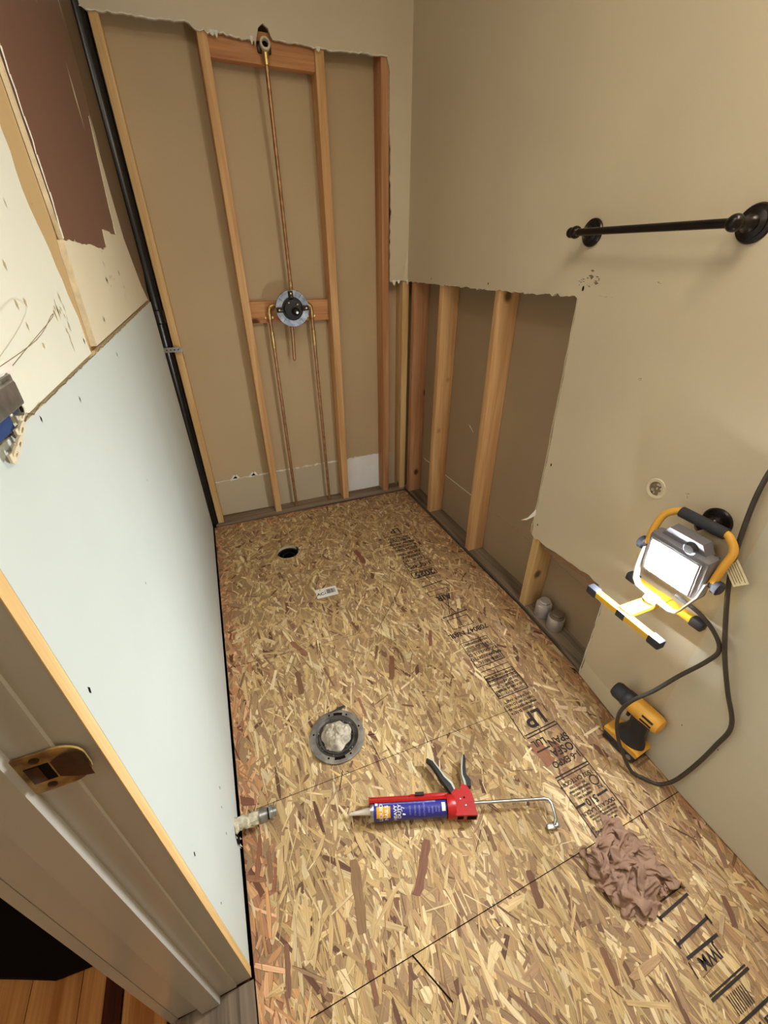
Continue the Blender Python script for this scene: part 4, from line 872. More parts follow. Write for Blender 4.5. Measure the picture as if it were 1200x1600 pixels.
# ------------------------------------------------------------------ caulking gun and cartridge
GA = math.radians(-19.0)
TG = Matrix.Translation((-0.890, -1.757, 0.030)) @ Matrix.Rotation(GA, 4, 'Z')       # x along the tube, y towards the handles
TX = Matrix.Rotation(PI/2, 4, 'Y')
gun = thing('caulking_gun', 'red caulking gun with black and pale grips lying on the floor', 'caulking gun', (-0.80, -1.79, 0.0))
mb = MB()
# half-round cradle on the handle side
na = 10; vv = []; ff = []
rC = 0.0275
for x in (-0.004, 0.215):
    for k in range(na+1):
        a = math.radians(20)+math.radians(100)*k/na
        vv.append((x, rC*math.sin(a)*1.0, rC*math.cos(a)))
for k in range(na): ff.append((k, k+1, na+2+k, na+1+k))
mb.add(vv, ff, M_red, True, TG); mb.add([(p[0], p[1]*0.95, p[2]*0.95) for p in vv], [f[::-1] for f in ff], M_red, True, TG)
mb.box((-0.004, 0.018, -0.026), (0.216, 0.0275, -0.022), M_red, TG)
mb.box((-0.004, 0.0235, -0.003), (0.216, 0.0335, 0.004), M_red, TG, bev=0.001); mb.box((0.11, 0.0235, 0.004), (0.216, 0.034, 0.008), M_red, TG, bev=0.001)
part(mb, 'cradle', gun)
mb = MB(); Tp = TG @ Matrix(((0, 0, 1, -0.0065), (1, 0, 0, 0), (0, 1, 0, 0), (0, 0, 0, 1)))
mb.prism([(0.0275, -0.026), (0.0275, 0.020), (0.020, 0.026), (0.008, 0.026), (0.006, 0.0), (0.008, -0.026)], 0.0, 0.003, M_red, Tp); part(mb, 'front_plate', gun)
mb = MB(); mb.lathe([(0.029, 0.210), (0.0295, 0.214), (0.0295, 0.224), (0.026, 0.234)], M_red, TG @ TX, n=36); part(mb, 'collar', gun)
mb = MB(); body = [(0.228, -0.026), (0.282, -0.029), (0.290, -0.026), (0.287, 0.024), (0.276, 0.046), (0.262, 0.052), (0.252, 0.034), (0.242, 0.040), (0.228, 0.030)]
mb.prism(body, -0.012, 0.014, M_red, TG)
mb.prism([(0.231, -0.028), (0.290, -0.030), (0.290, -0.024), (0.231, -0.022)], -0.014, 0.016, M_red, TG)
for (a, b, r) in ((0.250, 0.012, 0.0028), (0.262, 0.015, 0.0026), (0.262, -0.004, 0.0035)): mb.ball((a, b, 0.0145), r, M_steel if r != 0.0026 else M_dark, TG, (1, 1, 0.5), n=8)
part(mb, 'body', gun)
mb = MB(); mb.box((0.236, -0.0295, -0.006), (0.252, -0.0285, 0.008), M_dark, TG); part(mb, 'slot', gun); mb = MB(); mb.box((0.262, -0.0310, -0.006), (0.287, -0.0285, 0.008), M_dark, TG); part(mb, 'slot', gun)
mb = MB(); mb.box((0.125, 0.028, 0.008), (0.150, 0.036, 0.014), M_black, TG); part(mb, 'release_button', gun)
mb = MB(); mb.tube([(0.288, 0.004, 0.004), (0.490, 0.004, 0.004), (0.500, 0.002, 0.004), (0.506, -0.008, 0.003), (0.508, -0.040, -0.008), (0.500, -0.052, -0.014)], 0.0042, M_steel, 14, T=TG); part(mb, 'plunger_rod', gun)
mb = MB(); mb.box((0.478, -0.062, -0.022), (0.500, -0.048, -0.014), M_galv, TG, bev=0.002); mb.box((0.497, -0.058, -0.022), (0.512, -0.044, -0.012), M_galv, TG @ Matrix.Rotation(0.0, 4, 'Z'), bev=0.002); part(mb, 'thumb_plate', gun)
def grip(pts, wds, off):
    """handle seen from above: pale spine with dark grip"""
    P = [Vector(p) for p in pts]; n = len(P); L1 = []; R1 = []
    for i, p in enumerate(P):
        d = (P[min(i+1, n-1)]-P[max(i-1, 0)]).normalized(); nn = Vector((-d.y, d.x)); L1.append(p+nn*wds[i]); R1.append(p-nn*wds[i])
    return P, L1, R1
for (pts, wds, sd, nm) in (([(0.236, 0.032), (0.228, 0.052), (0.212, 0.072), (0.200, 0.095), (0.186, 0.118), (0.172, 0.128)], [0.009, 0.011, 0.0085, 0.0075, 0.0065, 0.003], 1, 'trigger'),
                           ([(0.280, 0.046), (0.281, 0.060), (0.275, 0.078), (0.278, 0.098), (0.284, 0.122), (0.286, 0.134)], [0.010, 0.0105, 0.007, 0.0065, 0.006, 0.003], 1, 'handle')):
    P, L1, R1 = grip(pts, wds, 0)
    kk = 0.3 if nm == 'trigger' else 0.7; mid = [(a*kk+b*(1-kk)) for a, b in zip(L1, R1)]
    if nm == 'trigger': dark_side, pale_side = L1, R1
    else: dark_side, pale_side = R1, L1
    mb = MB(); mb.prism([tuple(p) for p in pale_side]+[tuple(p) for p in mid[::-1]], -0.008, 0.010, M_ltgrey, TG); hd = part(mb, nm, gun); hd['label'] = 'pale grey lever'
    mb = MB(); mb.prism([tuple(p) for p in dark_side]+[tuple(p) for p in mid[::-1]], -0.0095, 0.0115, M_black, TG); o = mb.build('grip', hd)
# cartridge
ct = thing('adhesive_cartridge', 'blue adhesive cartridge with yellow box lettering held in the red gun', 'cartridge', (-0.80, -1.79, 0.0))
rT = 0.0242
mb = MB(); mb.lathe([(rT, 0.0), (rT, 0.208)], M_blue, TG @ TX, n=48); part(mb, 'tube', ct)
mb = MB(); mb.lathe([(0.010, -0.003), (rT+0.0006, -0.003), (rT+0.0006, 0.005), (rT, 0.006)], M_steel, TG @ TX, n=48); part(mb, 'metal_end', ct)
mb = MB(); mb.tube([(-0.003, 0, 0), (-0.012, 0, 0), (-0.060, 0.001, -0.012), (-0.062, 0.001, -0.0125)], [0.0095, 0.0085, 0.0035, 0.002], M_nozzle, 20, T=TG); part(mb, 'nozzle', ct)
def wrap(p):
    """p.x along tube, p.y round it from the top towards the near side"""
    a = p.y/rT; return Vector((p.x, -math.sin(-a)*(rT+0.0004+p.z), math.cos(a)*(rT+0.0004+p.z)))
def patch(mbx, x0, x1, s0, s1, m, dz=0.0):
    n = 10; vv = []; ff = []
    for k in range(n+1):
        s = lerp(s0, s1, k/n)
        for x in (x0, x1): vv.append(wrap(Vector((x, s, dz))))
    for k in range(n): ff.append((2*k, 2*k+1, 2*k+3, 2*k+2))
    mbx.add(vv, ff, m, True, TG)
mb = MB()
patch(mb, 0.020, 0.178, 0.004, 0.022, M_lab2); patch(mb, 0.014, 0.052, -0.028, 0.000, mat('label_yellow', hexc(232, 166, 40), rough=0.35), 0.0001)
patch(mb, 0.010, 0.018, 0.002, 0.013, M_white2, 0.0001); patch(mb, 0.180, 0.187, 0.010, 0.019, M_white2, 0.0001); patch(mb, 0.194, 0.204, -0.018, 0.002, M_white2, 0.0001)
def wt(s, x, sy, size, m, rz=PI/2, dz=0.0003):
    def f(p):
        q = Matrix.Rotation(rz, 4, 'Z') @ p; return wrap(Vector((q.x+x, q.y+sy, dz)))
    text_mesh(s, size, TG, m, mb, wrap=f)
wt('LIQUID', 0.027, -0.016, 0.0135, M_white2); wt('NAILS', 0.042, -0.016, 0.0135, M_white2)
wt('HEAVY', 0.066, -0.018, 0.0125, M_white2); wt('DUTY', 0.077, -0.014, 0.0125, M_white2)
mb.add([wrap(Vector(p)) for p in ((0.086, -0.022, 0.0002), (0.094, -0.022, 0.0002), (0.090, -0.006, 0.0002), (0.082, -0.003, 0.0002), (0.082, -0.010, 0.0002))], [(0, 1, 2, 3, 4)], M_white2, False, TG)
for i, x in enumerate((0.106, 0.120, 0.132, 0.145, 0.158, 0.168, 0.178, 0.186)): wt(['BONDS', 'STRONG', 'INDOOR', 'OUTDOOR', 'FAST', 'GRAB', 'VOC', 'FREE'][i], x, -0.012-0.001*(i % 3), 0.0062, M_lab2)
for i in range(5): wt('xxxxxxxxxxxxxxxxxxxxxxxxxxxxxxxxxx'.replace('x', 'ne'[i % 2]+'o'), 0.1, 0.007+0.003*i, 0.0028, M_blue, 0.0, 0.0004)
part(mb, 'label_print', ct)

# ------------------------------------------------------------------ stub-out water pipe at the left wall
so = thing('water_stub_pipe', 'plaster-caked water stub pipe poking from the left wall just above the floor', 'pipe', (XW, -1.655, 0.05))
D = Vector((0.985, -0.01, -0.10)).normalized(); O = Vector((XW-0.012, -1.662, 0.058))
TP = frame(O, *(lambda d: (d.orthogonal().normalized(), d.cross(d.orthogonal().normalized()), d))(D))
M_crust = mat('caked_joint_compound', hexc(196, 188, 164), rough=0.8, var=0.3, scale=60, bump=1.0, bscale=150)
mb = MB(); vv = []; ff = []; n = 20; m_ = 14
for i in range(m_+1):
    for k in range(n):
        a = 2*PI*k/n; z = 0.075*i/m_; r = 0.0155+0.0060*noise.noise(Vector((math.cos(a)*2.2, math.sin(a)*2.2, z*110)))+(0.009*max(0, 1-i/4)); vv.append((r*math.cos(a), r*math.sin(a), z))
for i in range(m_):
    for k in range(n): j = (k+1) % n; ff.append((i*n+k, i*n+j, (i+1)*n+j, (i+1)*n+k))
ff.append(tuple(m_*n+k for k in range(n)))
mb.add(vv, ff, M_crust, True, TP); part(mb, 'caked_pipe', so)
mb = MB(); mb.lathe([(0.016, 0.072), (0.0185, 0.074), (0.0185, 0.093), (0.016, 0.095), (0.014, 0.095), (0.014, 0.099), (0.017, 0.099), (0.018, 0.101), (0.018, 0.108), (0.015, 0.110), (0.012, 0.110), (0.0125, 0.118), (0.008, 0.120)], M_galv, TP, n=16)
mb.lathe([(0.0142, 0.0955), (0.0142, 0.0985)], M_dark, TP, n=20, caps=False)
part(mb, 'compression_valve', so)
mb = MB(); rnd = random.Random(3); Tw = frame((XW+0.0006, -1.668, 0.052), (0, 1, 0), (0, 0, 1), (-1, 0, 0)).copy()
ho = [(0.032*math.cos(a)*rnd.uniform(0.75, 1.15), 0.036*math.sin(a)*rnd.uniform(0.8, 1.15)-0.006) for a in [2*PI*k/22 for k in range(22)]]
mb.prism(ho, -0.0004, 0.0, M_dark, frame((XW+0.0004, -1.672, 0.048), (0, 1, 0), (0, 0, 1), (1, 0, 0)))
for k in range(0, 22, 2):
    a = ho[k]; b = ho[(k+1) % 22]; mb.add([(XW+0.001, -1.672+a[0], 0.048+a[1]), (XW+0.001, -1.672+b[0], 0.048+b[1]), (XW+0.006, -1.672+(a[0]+b[0])*0.62, 0.048+(a[1]+b[1])*0.62)], [(0, 1, 2)], M_plaster)
part(mb, 'ragged_hole', so)

# ------------------------------------------------------------------ electrical box at the left edge
eb = thing('outlet_box', 'blue electrical box with grey receptacle and loose tabs at the left frame edge', 'electrical box', (XW, -1.80, 1.225))
M_bluep = mat('blue_box_plastic', hexc(36, 70, 128), rough=0.4, var=0.15)
TE = frame((XW, -1.812, 1.222), (0, 1, 0), (0, 0, 1), (1, 0, 0))
mb = MB(); mb.box((-0.05, -0.020, -0.010), (0.012, 0.012, 0.004), M_bluep, TE, bev=0.002); part(mb, 'box', eb)
mb = MB(); mb.box((-0.05, 0.0, 0.003), (0.022, 0.022, 0.016), M_galv, TE, bev=0.002); mb.box((0.004, 0.018, 0.008), (0.030, 0.026, 0.012), M_galv, TE, bev=0.001)
mb.lathe([(0.006, 0.0), (0.006, 0.006)], M_galv, TE @ Matrix.Translation((0.018, -0.004, 0.006)), n=16); mb.lathe([(0.003, 0.006), (0.003, 0.0065)], M_dark, TE @ Matrix.Translation((0.018, -0.004, 0.006)), n=12); part(mb, 'receptacle', eb)
for i, (a, b) in enumerate(((0.028, -0.012), (0.014, -0.022), (-0.004, -0.030), (-0.018, -0.034))):
    mb = MB(); mb.lathe([(0.0032, 0), (0.009, 0.0), (0.009, 0.002), (0.0032, 0.002), (0.0032, 0)], M_cream, TE @ Matrix.Translation((a, b, 0.005)) @ Matrix.Rotation(0.4, 4, 'X'), n=20, caps=False)
    mb.box((-0.010, -0.004, 0.0), (0.0, 0.004, 0.002), M_cream, TE @ Matrix.Translation((a-0.004, b, 0.005))); part(mb, 'mounting_tab', eb)
mb = MB(); mb.box((-0.02, 0.030, 0.006), (0.040, 0.040, 0.012), M_nozzle, TE @ Matrix.Rotation(-0.1, 4, 'Z'), bev=0.001); part(mb, 'insulated_wire', eb)
mb = MB(); mb.tube([(XW+0.01, -1.82, 1.255), (XW+0.03, -1.74, 1.27), (XW+0.03, -1.66, 1.285), (XW+0.02, -1.63, 1.278), (XW+0.012, -1.70, 1.262), (XW+0.008, -1.80, 1.245)], 0.0004, M_scuff, 6, sub=6); part(mb, 'thin_wire', eb)

# ------------------------------------------------------------------ crumpled rag (57 x 57 grid of a draped cloth, quarter millimetres)
RAG_X = [
-289,-267,-289,-300,-316,-322,-342,-370,-389,-398,-404,-405,-420,-430,-432,-419,-401,-386,-397,-406,-426,-452,-472,-459,-469,-477,-465,-447,-457,-456,
-444,-422,-395,-398,-401,-391,-393,-415,-432,-443,-448,-446,-435,-413,-390,-386,-361,-330,-311,-317,-323,-305,-333,-337,-353,-344,-319,-271,-301,-322,
-327,-329,-336,-339,-350,-369,-381,-391,-421,-440,-453,-457,-447,-432,-414,-406,-419,-431,-452,-475,-485,-487,-465,-453,-429,-430,-425,-413,-392,-407,
-430,-434,-423,-399,-388,-406,-417,-425,-433,-413,-402,-398,-376,-355,-340,-316,-310,-302,-315,-313,-335,-346,-350,-326,-281,-315,-343,-357,-354,-365,
-366,-362,-366,-381,-402,-405,-427,-447,-466,-466,-458,-443,-426,-424,-446,-450,-471,-491,-487,-463,-442,-429,-405,-403,-391,-408,-430,-431,-452,-445,
-425,-397,-386,-397,-406,-416,-407,-385,-384,-364,-340,-324,-300,-293,-301,-295,-308,-317,-331,-351,-331,-288,-319,-344,-364,-378,-384,-387,-380,-370,
-384,-382,-405,-435,-455,-462,-475,-477,-464,-447,-427,-432,-443,-465,-481,-484,-471,-449,-414,-389,-385,-387,-402,-428,-429,-451,-441,-436,-413,-391,
-378,-386,-396,-399,-378,-369,-348,-325,-309,-282,-279,-283,-282,-287,-309,-328,-336,-332,-285,-314,-339,-359,-374,-379,-368,-370,-371,-369,-370,-398,
-430,-439,-461,-471,-471,-451,-445,-440,-421,-431,-457,-464,-468,-460,-434,-397,-367,-363,-365,-381,-405,-430,-443,-442,-426,-399,-375,-363,-363,-372,
-380,-371,-356,-335,-316,-308,-277,-271,-261,-259,-274,-286,-307,-316,-318,-276,-307,-333,-354,-361,-367,-353,-363,-352,-358,-361,-387,-416,-424,-444,
-452,-458,-432,-422,-419,-422,-414,-450,-446,-446,-440,-410,-374,-359,-339,-338,-356,-378,-403,-415,-416,-402,-374,-349,-337,-338,-348,-355,-355,-348,
-329,-324,-298,-270,-243,-232,-231,-246,-264,-283,-290,-292,-265,-298,-329,-347,-355,-344,-356,-345,-349,-338,-348,-380,-399,-406,-429,-430,-437,-411,
-414,-398,-397,-406,-429,-431,-437,-415,-384,-355,-324,-313,-307,-328,-354,-373,-389,-389,-373,-353,-323,-326,-311,-317,-331,-335,-323,-312,-306,-271,
-235,-208,-196,-197,-212,-232,-252,-261,-262,-266,-286,-317,-333,-335,-339,-335,-331,-334,-324,-329,-361,-390,-399,-403,-410,-411,-391,-383,-390,-393,
-379,-402,-421,-415,-388,-353,-321,-297,-285,-277,-300,-326,-345,-358,-360,-348,-317,-338,-318,-320,-296,-303,-309,-302,-297,-272,-232,-203,-217,-196,
-175,-181,-201,-220,-230,-231,-269,-276,-305,-323,-318,-319,-320,-309,-309,-325,-311,-332,-360,-376,-381,-402,-373,-355,-356,-365,-384,-364,-378,-390,
-383,-353,-318,-286,-266,-276,-295,-266,-298,-319,-329,-325,-312,-340,-348,-337,-323,-302,-298,-292,-281,-267,-244,-205,-218,-219,-216,-189,-157,-174,
-191,-198,-214,-286,-264,-289,-302,-296,-297,-296,-307,-320,-310,-316,-300,-333,-351,-365,-359,-340,-345,-369,-376,-369,-355,-354,-362,-353,-327,-284,
-266,-280,-279,-268,-262,-272,-293,-302,-317,-327,-338,-347,-342,-327,-302,-280,-285,-266,-244,-212,-235,-245,-239,-218,-186,-153,-152,-165,-175,-191,
-299,-260,-281,-294,-302,-281,-280,-289,-303,-323,-310,-290,-309,-325,-341,-349,-338,-366,-374,-373,-354,-347,-337,-338,-323,-293,-290,-264,-267,-256,
-252,-246,-252,-269,-282,-293,-302,-315,-334,-339,-320,-302,-270,-272,-264,-235,-221,-237,-254,-243,-217,-179,-144,-134,-144,-158,-173,-306,-271,-270,
-283,-290,-300,-291,-304,-319,-320,-300,-281,-285,-304,-315,-320,-343,-357,-365,-358,-344,-329,-325,-311,-285,-302,-285,-266,-246,-242,-258,-236,-237,
-250,-260,-280,-297,-310,-322,-325,-318,-292,-264,-252,-259,-239,-241,-243,-256,-238,-206,-165,-131,-114,-125,-150,-161,-306,-290,-267,-268,-279,-301,
-319,-326,-322,-304,-294,-269,-269,-287,-306,-325,-337,-340,-346,-344,-326,-315,-304,-288,-281,-271,-265,-241,-227,-246,-255,-233,-223,-232,-250,-266,
-288,-290,-304,-307,-295,-274,-254,-239,-248,-253,-244,-261,-249,-224,-186,-143,-112,-99,-105,-133,-165,-301,-277,-281,-271,-275,-297,-320,-316,-300,
-287,-273,-258,-254,-269,-287,-307,-315,-320,-325,-319,-300,-288,-283,-271,-263,-250,-245,-219,-219,-239,-241,-213,-205,-219,-233,-248,-279,-273,-295,
-282,-263,-245,-229,-227,-233,-242,-250,-250,-232,-199,-157,-115,-97,-81,-87,-115,-147,-279,-261,-276,-290,-284,-297,-313,-294,-272,-254,-244,-234,
-249,-250,-269,-303,-316,-303,-296,-292,-279,-273,-264,-266,-260,-244,-224,-211,-211,-232,-206,-187,-187,-201,-217,-244,-258,-267,-259,-240,-222,-217,
-202,-206,-216,-224,-230,-227,-205,-164,-118,-81,-75,-68,-73,-100,-127,-255,-249,-262,-291,-307,-311,-295,-267,-242,-231,-211,-209,-235,-234,-259,
-288,-299,-294,-268,-269,-254,-250,-262,-257,-250,-229,-227,-234,-215,-188,-163,-156,-165,-183,-208,-229,-238,-234,-215,-208,-212,-190,-202,-203,-204,
-203,-204,-192,-160,-114,-78,-46,-44,-57,-57,-81,-103,-236,-260,-252,-279,-301,-294,-266,-252,-231,-190,-175,-185,-221,-219,-259,-274,-274,-259,-238,
-237,-234,-249,-242,-243,-241,-245,-243,-212,-170,-138,-122,-125,-144,-163,-188,-209,-207,-193,-218,-218,-204,-193,-189,-183,-184,-182,-175,-150,-109,
-72,-40,-27,-19,-39,-41,-59,-74,-257,-265,-243,-262,-276,-260,-238,-215,-200,-168,-156,-169,-205,-204,-239,-241,-229,-208,-207,-218,-235,-236,-224,
-221,-238,-231,-205,-178,-139,-105,-92,-97,-122,-147,-170,-183,-170,-181,-211,-196,-173,-172,-171,-166,-165,-160,-142,-102,-85,-53,-54,-47,-24,-24,
-25,-38,-39,-238,-254,-234,-249,-240,-242,-229,-194,-158,-134,-143,-173,-188,-188,-214,-202,-179,-196,-214,-234,-239,-219,-208,-206,-225,-213,-179,
-133,-97,-75,-71,-75,-106,-139,-148,-152,-149,-190,-176,-162,-172,-163,-154,-153,-146,-137,-104,-94,-65,-76,-62,-36,-26,-3,-8,-14,-8,-232,-234,-222,
-219,-224,-216,-203,-170,-141,-142,-144,-159,-169,-182,-185,-161,-199,-204,-233,-224,-226,-200,-196,-208,-196,-170,-135,-88,-54,-48,-53,-63,-100,-122,
-144,-125,-162,-156,-143,-137,-154,-153,-135,-137,-127,-108,-108,-86,-82,-76,-59,-31,-7,11,8,9,24,-229,-215,-217,-197,-197,-191,-163,-129,-131,-124,
-127,-139,-150,-162,-151,-158,-194,-231,-217,-211,-205,-202,-192,-185,-169,-136,-87,-49,-26,-29,-41,-71,-91,-113,-115,-128,-136,-124,-136,-123,-146,
-130,-123,-117,-106,-96,-113,-81,-85,-67,-38,-2,17,18,23,34,57,-208,-208,-194,-184,-174,-165,-125,-132,-112,-113,-114,-120,-132,-133,-129,-154,-189,
-215,-206,-211,-182,-185,-174,-160,-134,-96,-50,-24,-9,-21,-51,-73,-84,-95,-92,-107,-104,-133,-114,-132,-114,-102,-111,-101,-87,-101,-104,-88,-68,-38,
3,2,19,32,26,57,74,-204,-190,-185,-178,-170,-130,-127,-114,-109,-95,-100,-101,-113,-136,-126,-159,-176,-196,-200,-185,-172,-161,-160,-136,-104,-66,
-27,-13,-8,-25,-56,-71,-65,-74,-83,-81,-119,-118,-104,-94,-78,-102,-89,-83,-74,-91,-88,-70,-44,-1,16,19,43,42,32,45,71,-183,-170,-166,-161,-143,-110,
-108,-92,-78,-81,-75,-80,-98,-124,-144,-178,-184,-172,-191,-155,-143,-152,-141,-125,-86,-52,-28,-18,-20,-32,-59,-43,-48,-56,-63,-72,-96,-96,-66,-50,
-86,-70,-70,-66,-63,-76,-68,-51,-9,32,52,52,53,57,49,28,56,-164,-151,-146,-139,-123,-97,-113,-93,-60,-47,-49,-60,-84,-114,-155,-176,-169,-178,-157,
-136,-128,-138,-123,-106,-78,-48,-37,-40,-51,-44,-19,-16,-31,-38,-46,-69,-83,-59,-27,-56,-73,-78,-70,-50,-50,-59,-46,-16,15,64,91,86,78,61,69,39,27,
-145,-133,-135,-121,-106,-113,-100,-78,-49,-22,-20,-45,-72,-115,-137,-147,-150,-145,-134,-134,-120,-124,-104,-91,-84,-64,-61,-62,-37,1,12,4,-14,-19,
-29,-46,-41,-9,-27,-55,-69,-66,-53,-33,-41,-35,-30,1,47,94,121,111,100,82,63,64,46,-127,-114,-121,-105,-87,-80,-60,-39,-6,12,2,-32,-62,-98,-116,-109,
-113,-106,-101,-106,-119,-109,-87,-76,-85,-73,-55,-20,12,38,37,23,2,1,-10,-13,10,0,-23,-47,-54,-49,-33,-36,-20,-6,15,45,81,112,136,126,115,96,77,74,
91,-108,-96,-106,-109,-88,-49,-29,12,32,36,17,-21,-45,-74,-81,-72,-78,-86,-108,-112,-105,-92,-69,-70,-60,-42,-7,35,53,67,59,29,19,15,12,32,23,8,-20,
-38,-37,-29,-17,-16,-8,17,52,93,125,131,145,142,129,115,98,107,132,-89,-78,-81,-75,-58,-25,21,51,60,52,26,-8,-37,-42,-36,-54,-72,-95,-101,-100,-88,
-75,-53,-49,-37,-5,43,56,82,84,70,41,38,34,38,28,33,13,-12,-21,-19,-10,-2,1,8,33,73,119,135,152,162,158,145,132,116,134,106,-70,-75,-56,-43,-21,16,60,
76,81,64,37,9,-14,-8,-16,-40,-64,-83,-89,-84,-71,-55,-42,-27,-5,31,53,80,95,95,74,55,57,52,55,39,39,15,0,-3,2,12,19,22,32,56,92,128,155,171,168,174,
161,146,130,143,102,-54,-56,-45,-15,13,53,80,100,99,78,49,27,12,13,-4,-28,-50,-68,-70,-71,-57,-35,-23,-6,25,60,76,105,112,107,83,71,76,72,66,56,44,30,
21,21,28,36,41,41,58,79,116,147,169,183,189,190,165,147,147,140,96,-35,-35,-22,4,49,80,105,118,110,88,60,44,31,19,10,-19,-34,-50,-51,-47,-37,-16,-8,5,
40,69,98,115,119,115,89,92,97,90,81,72,59,49,44,49,57,60,61,60,75,103,134,157,178,184,190,184,165,160,166,134,110,-21,-15,1,34,65,106,125,125,112,96,
66,58,47,36,27,0,-14,-27,-24,-19,-11,-4,10,26,56,90,109,99,98,116,102,119,117,109,100,91,73,73,73,78,75,76,81,76,93,114,149,161,159,165,176,177,192,
180,175,131,108,-12,3,20,55,84,119,131,104,82,97,80,82,68,45,41,20,-3,2,4,10,17,15,25,45,64,90,115,116,96,99,133,146,138,124,115,94,98,100,102,102,
104,104,103,94,112,123,131,142,147,158,172,208,217,201,175,152,112,-11,13,38,65,92,122,122,109,73,78,111,111,91,62,53,45,31,32,34,37,39,34,43,62,82,
82,97,111,104,142,168,172,159,143,129,119,108,125,129,131,130,126,103,112,130,146,132,139,164,174,204,228,228,212,200,173,146,-8,19,51,70,107,95,94,
92,75,108,128,124,104,89,58,54,62,61,48,56,47,53,61,79,98,80,90,106,147,179,200,201,183,165,149,139,138,151,151,157,121,119,122,128,144,167,162,161,
175,214,236,249,255,228,195,188,179,-12,16,52,89,98,72,71,69,110,140,152,153,128,107,79,74,90,81,65,60,76,75,78,95,115,115,114,144,178,191,209,214,
209,191,171,163,165,169,178,130,134,135,141,143,154,180,183,188,208,234,244,241,259,240,214,198,196,-7,22,59,71,100,90,80,104,134,166,183,179,151,130,
105,92,87,99,80,90,91,103,94,110,127,141,150,180,204,216,229,234,230,215,198,185,194,199,154,112,105,110,129,142,167,173,196,210,236,231,223,234,254,
262,235,209,211,-25,11,44,77,107,90,101,131,170,195,186,170,175,153,130,116,114,99,107,82,100,105,112,127,147,162,173,204,228,237,251,251,238,231,220,
209,213,178,149,108,92,93,115,150,182,190,213,233,252,244,232,241,248,277,258,225,223,-25,9,50,82,114,99,127,162,198,173,173,180,194,173,150,138,133,
117,103,101,107,115,127,145,164,181,191,222,221,257,264,271,257,248,239,226,209,192,151,115,94,103,123,159,188,208,225,240,255,259,246,261,258,288,
262,243,235,-12,12,50,86,89,116,146,183,208,184,190,199,209,192,169,157,152,136,123,118,126,133,146,164,181,200,208,215,236,251,265,281,275,265,257,
246,229,207,167,135,114,125,146,177,206,229,245,259,274,252,264,281,278,288,264,261,240,2,17,57,84,105,123,154,192,216,205,213,222,201,209,187,176,
169,153,141,135,138,142,154,172,203,220,230,234,249,263,277,286,293,279,277,268,253,233,196,164,144,147,157,182,220,253,270,271,272,268,288,299,308,
282,290,279,271,18,28,68,101,127,146,154,177,215,235,236,227,197,223,206,196,186,174,162,152,153,164,177,189,223,245,252,251,263,280,266,265,277,292,
283,299,284,255,229,198,181,179,187,213,251,266,295,283,301,293,283,296,305,299,314,284,266,30,43,76,116,150,171,177,184,202,224,243,226,198,235,226,
218,205,195,187,162,162,177,201,212,243,269,275,276,281,286,296,291,298,295,313,331,319,291,253,221,212,213,227,248,253,284,266,301,320,329,316,315,
307,325,307,272,253,53,58,98,137,170,195,203,184,204,226,224,206,218,254,250,247,237,214,210,193,191,204,215,242,270,298,312,303,286,312,318,319,322,
316,351,365,355,328,289,251,231,244,258,267,274,259,270,268,311,339,351,335,329,327,284,265,248,61,86,121,150,190,216,234,214,215,203,205,217,240,276,
277,282,269,245,230,209,204,223,238,274,298,327,333,338,321,295,299,305,313,341,379,391,383,360,319,279,249,262,263,295,294,256,252,261,296,325,342,
341,338,325,298,276,269,88,107,142,172,204,229,249,222,228,233,229,240,265,295,303,314,303,283,252,244,232,241,263,300,321,350,353,353,321,326,319,
320,338,363,392,415,409,383,344,301,271,261,286,303,284,278,262,267,283,312,334,352,353,340,314,293,289,113,130,162,202,206,225,249,242,240,255,245,
257,284,300,324,337,331,315,287,258,260,264,280,315,341,374,374,361,329,327,327,335,353,383,413,427,424,399,363,322,294,283,284,307,294,283,279,286,
303,323,345,349,363,343,334,311,306,133,151,180,219,227,231,247,259,262,252,260,273,295,312,338,353,354,337,311,286,265,273,294,323,355,384,393,368,
343,329,334,334,344,372,400,424,427,410,378,339,313,297,305,297,289,280,297,309,321,340,340,366,376,365,355,333,325,144,158,185,226,248,247,265,281,
262,274,274,284,305,322,346,363,367,357,333,305,282,285,297,333,355,386,385,383,360,347,336,349,335,350,377,402,415,405,380,349,323,308,317,316,312,
303,319,332,342,341,353,370,393,388,377,358,346,164,175,190,215,242,266,281,292,275,294,288,295,300,326,347,365,371,364,345,321,296,302,301,330,341,
374,367,382,358,329,350,365,358,334,350,375,392,385,362,332,314,324,327,331,315,326,344,354,363,358,373,372,389,408,404,384,371,182,194,205,228,253,
274,289,299,283,305,304,309,307,308,336,359,365,358,340,305,318,327,326,320,346,346,372,367,338,349,370,385,385,364,332,345,361,357,337,319,333,343,
343,342,344,354,366,355,379,390,369,395,397,415,399,413,399,195,214,224,241,267,260,276,297,307,309,326,334,327,315,310,339,337,330,312,309,337,357,
357,346,359,331,340,336,365,376,399,402,396,392,363,334,326,324,326,344,367,380,382,376,378,377,348,373,392,382,408,426,424,410,407,423,419,205,227,
244,253,279,285,274,290,321,340,356,365,362,352,335,315,312,309,312,336,364,383,389,381,370,369,357,363,384,410,425,435,427,407,393,369,351,345,354,
374,396,413,420,411,412,397,384,376,384,414,433,451,442,431,415,423,441,223,245,265,273,290,308,297,313,339,368,390,401,400,387,368,352,338,331,344,
366,392,412,419,411,398,394,388,400,420,443,458,468,459,437,409,397,383,377,379,391,420,442,450,441,434,430,416,408,410,417,437,465,466,450,429,433,
446,240,261,276,295,312,330,320,338,364,396,421,433,430,415,397,377,362,358,373,395,410,430,437,439,427,419,419,426,449,467,489,474,477,467,439,411,
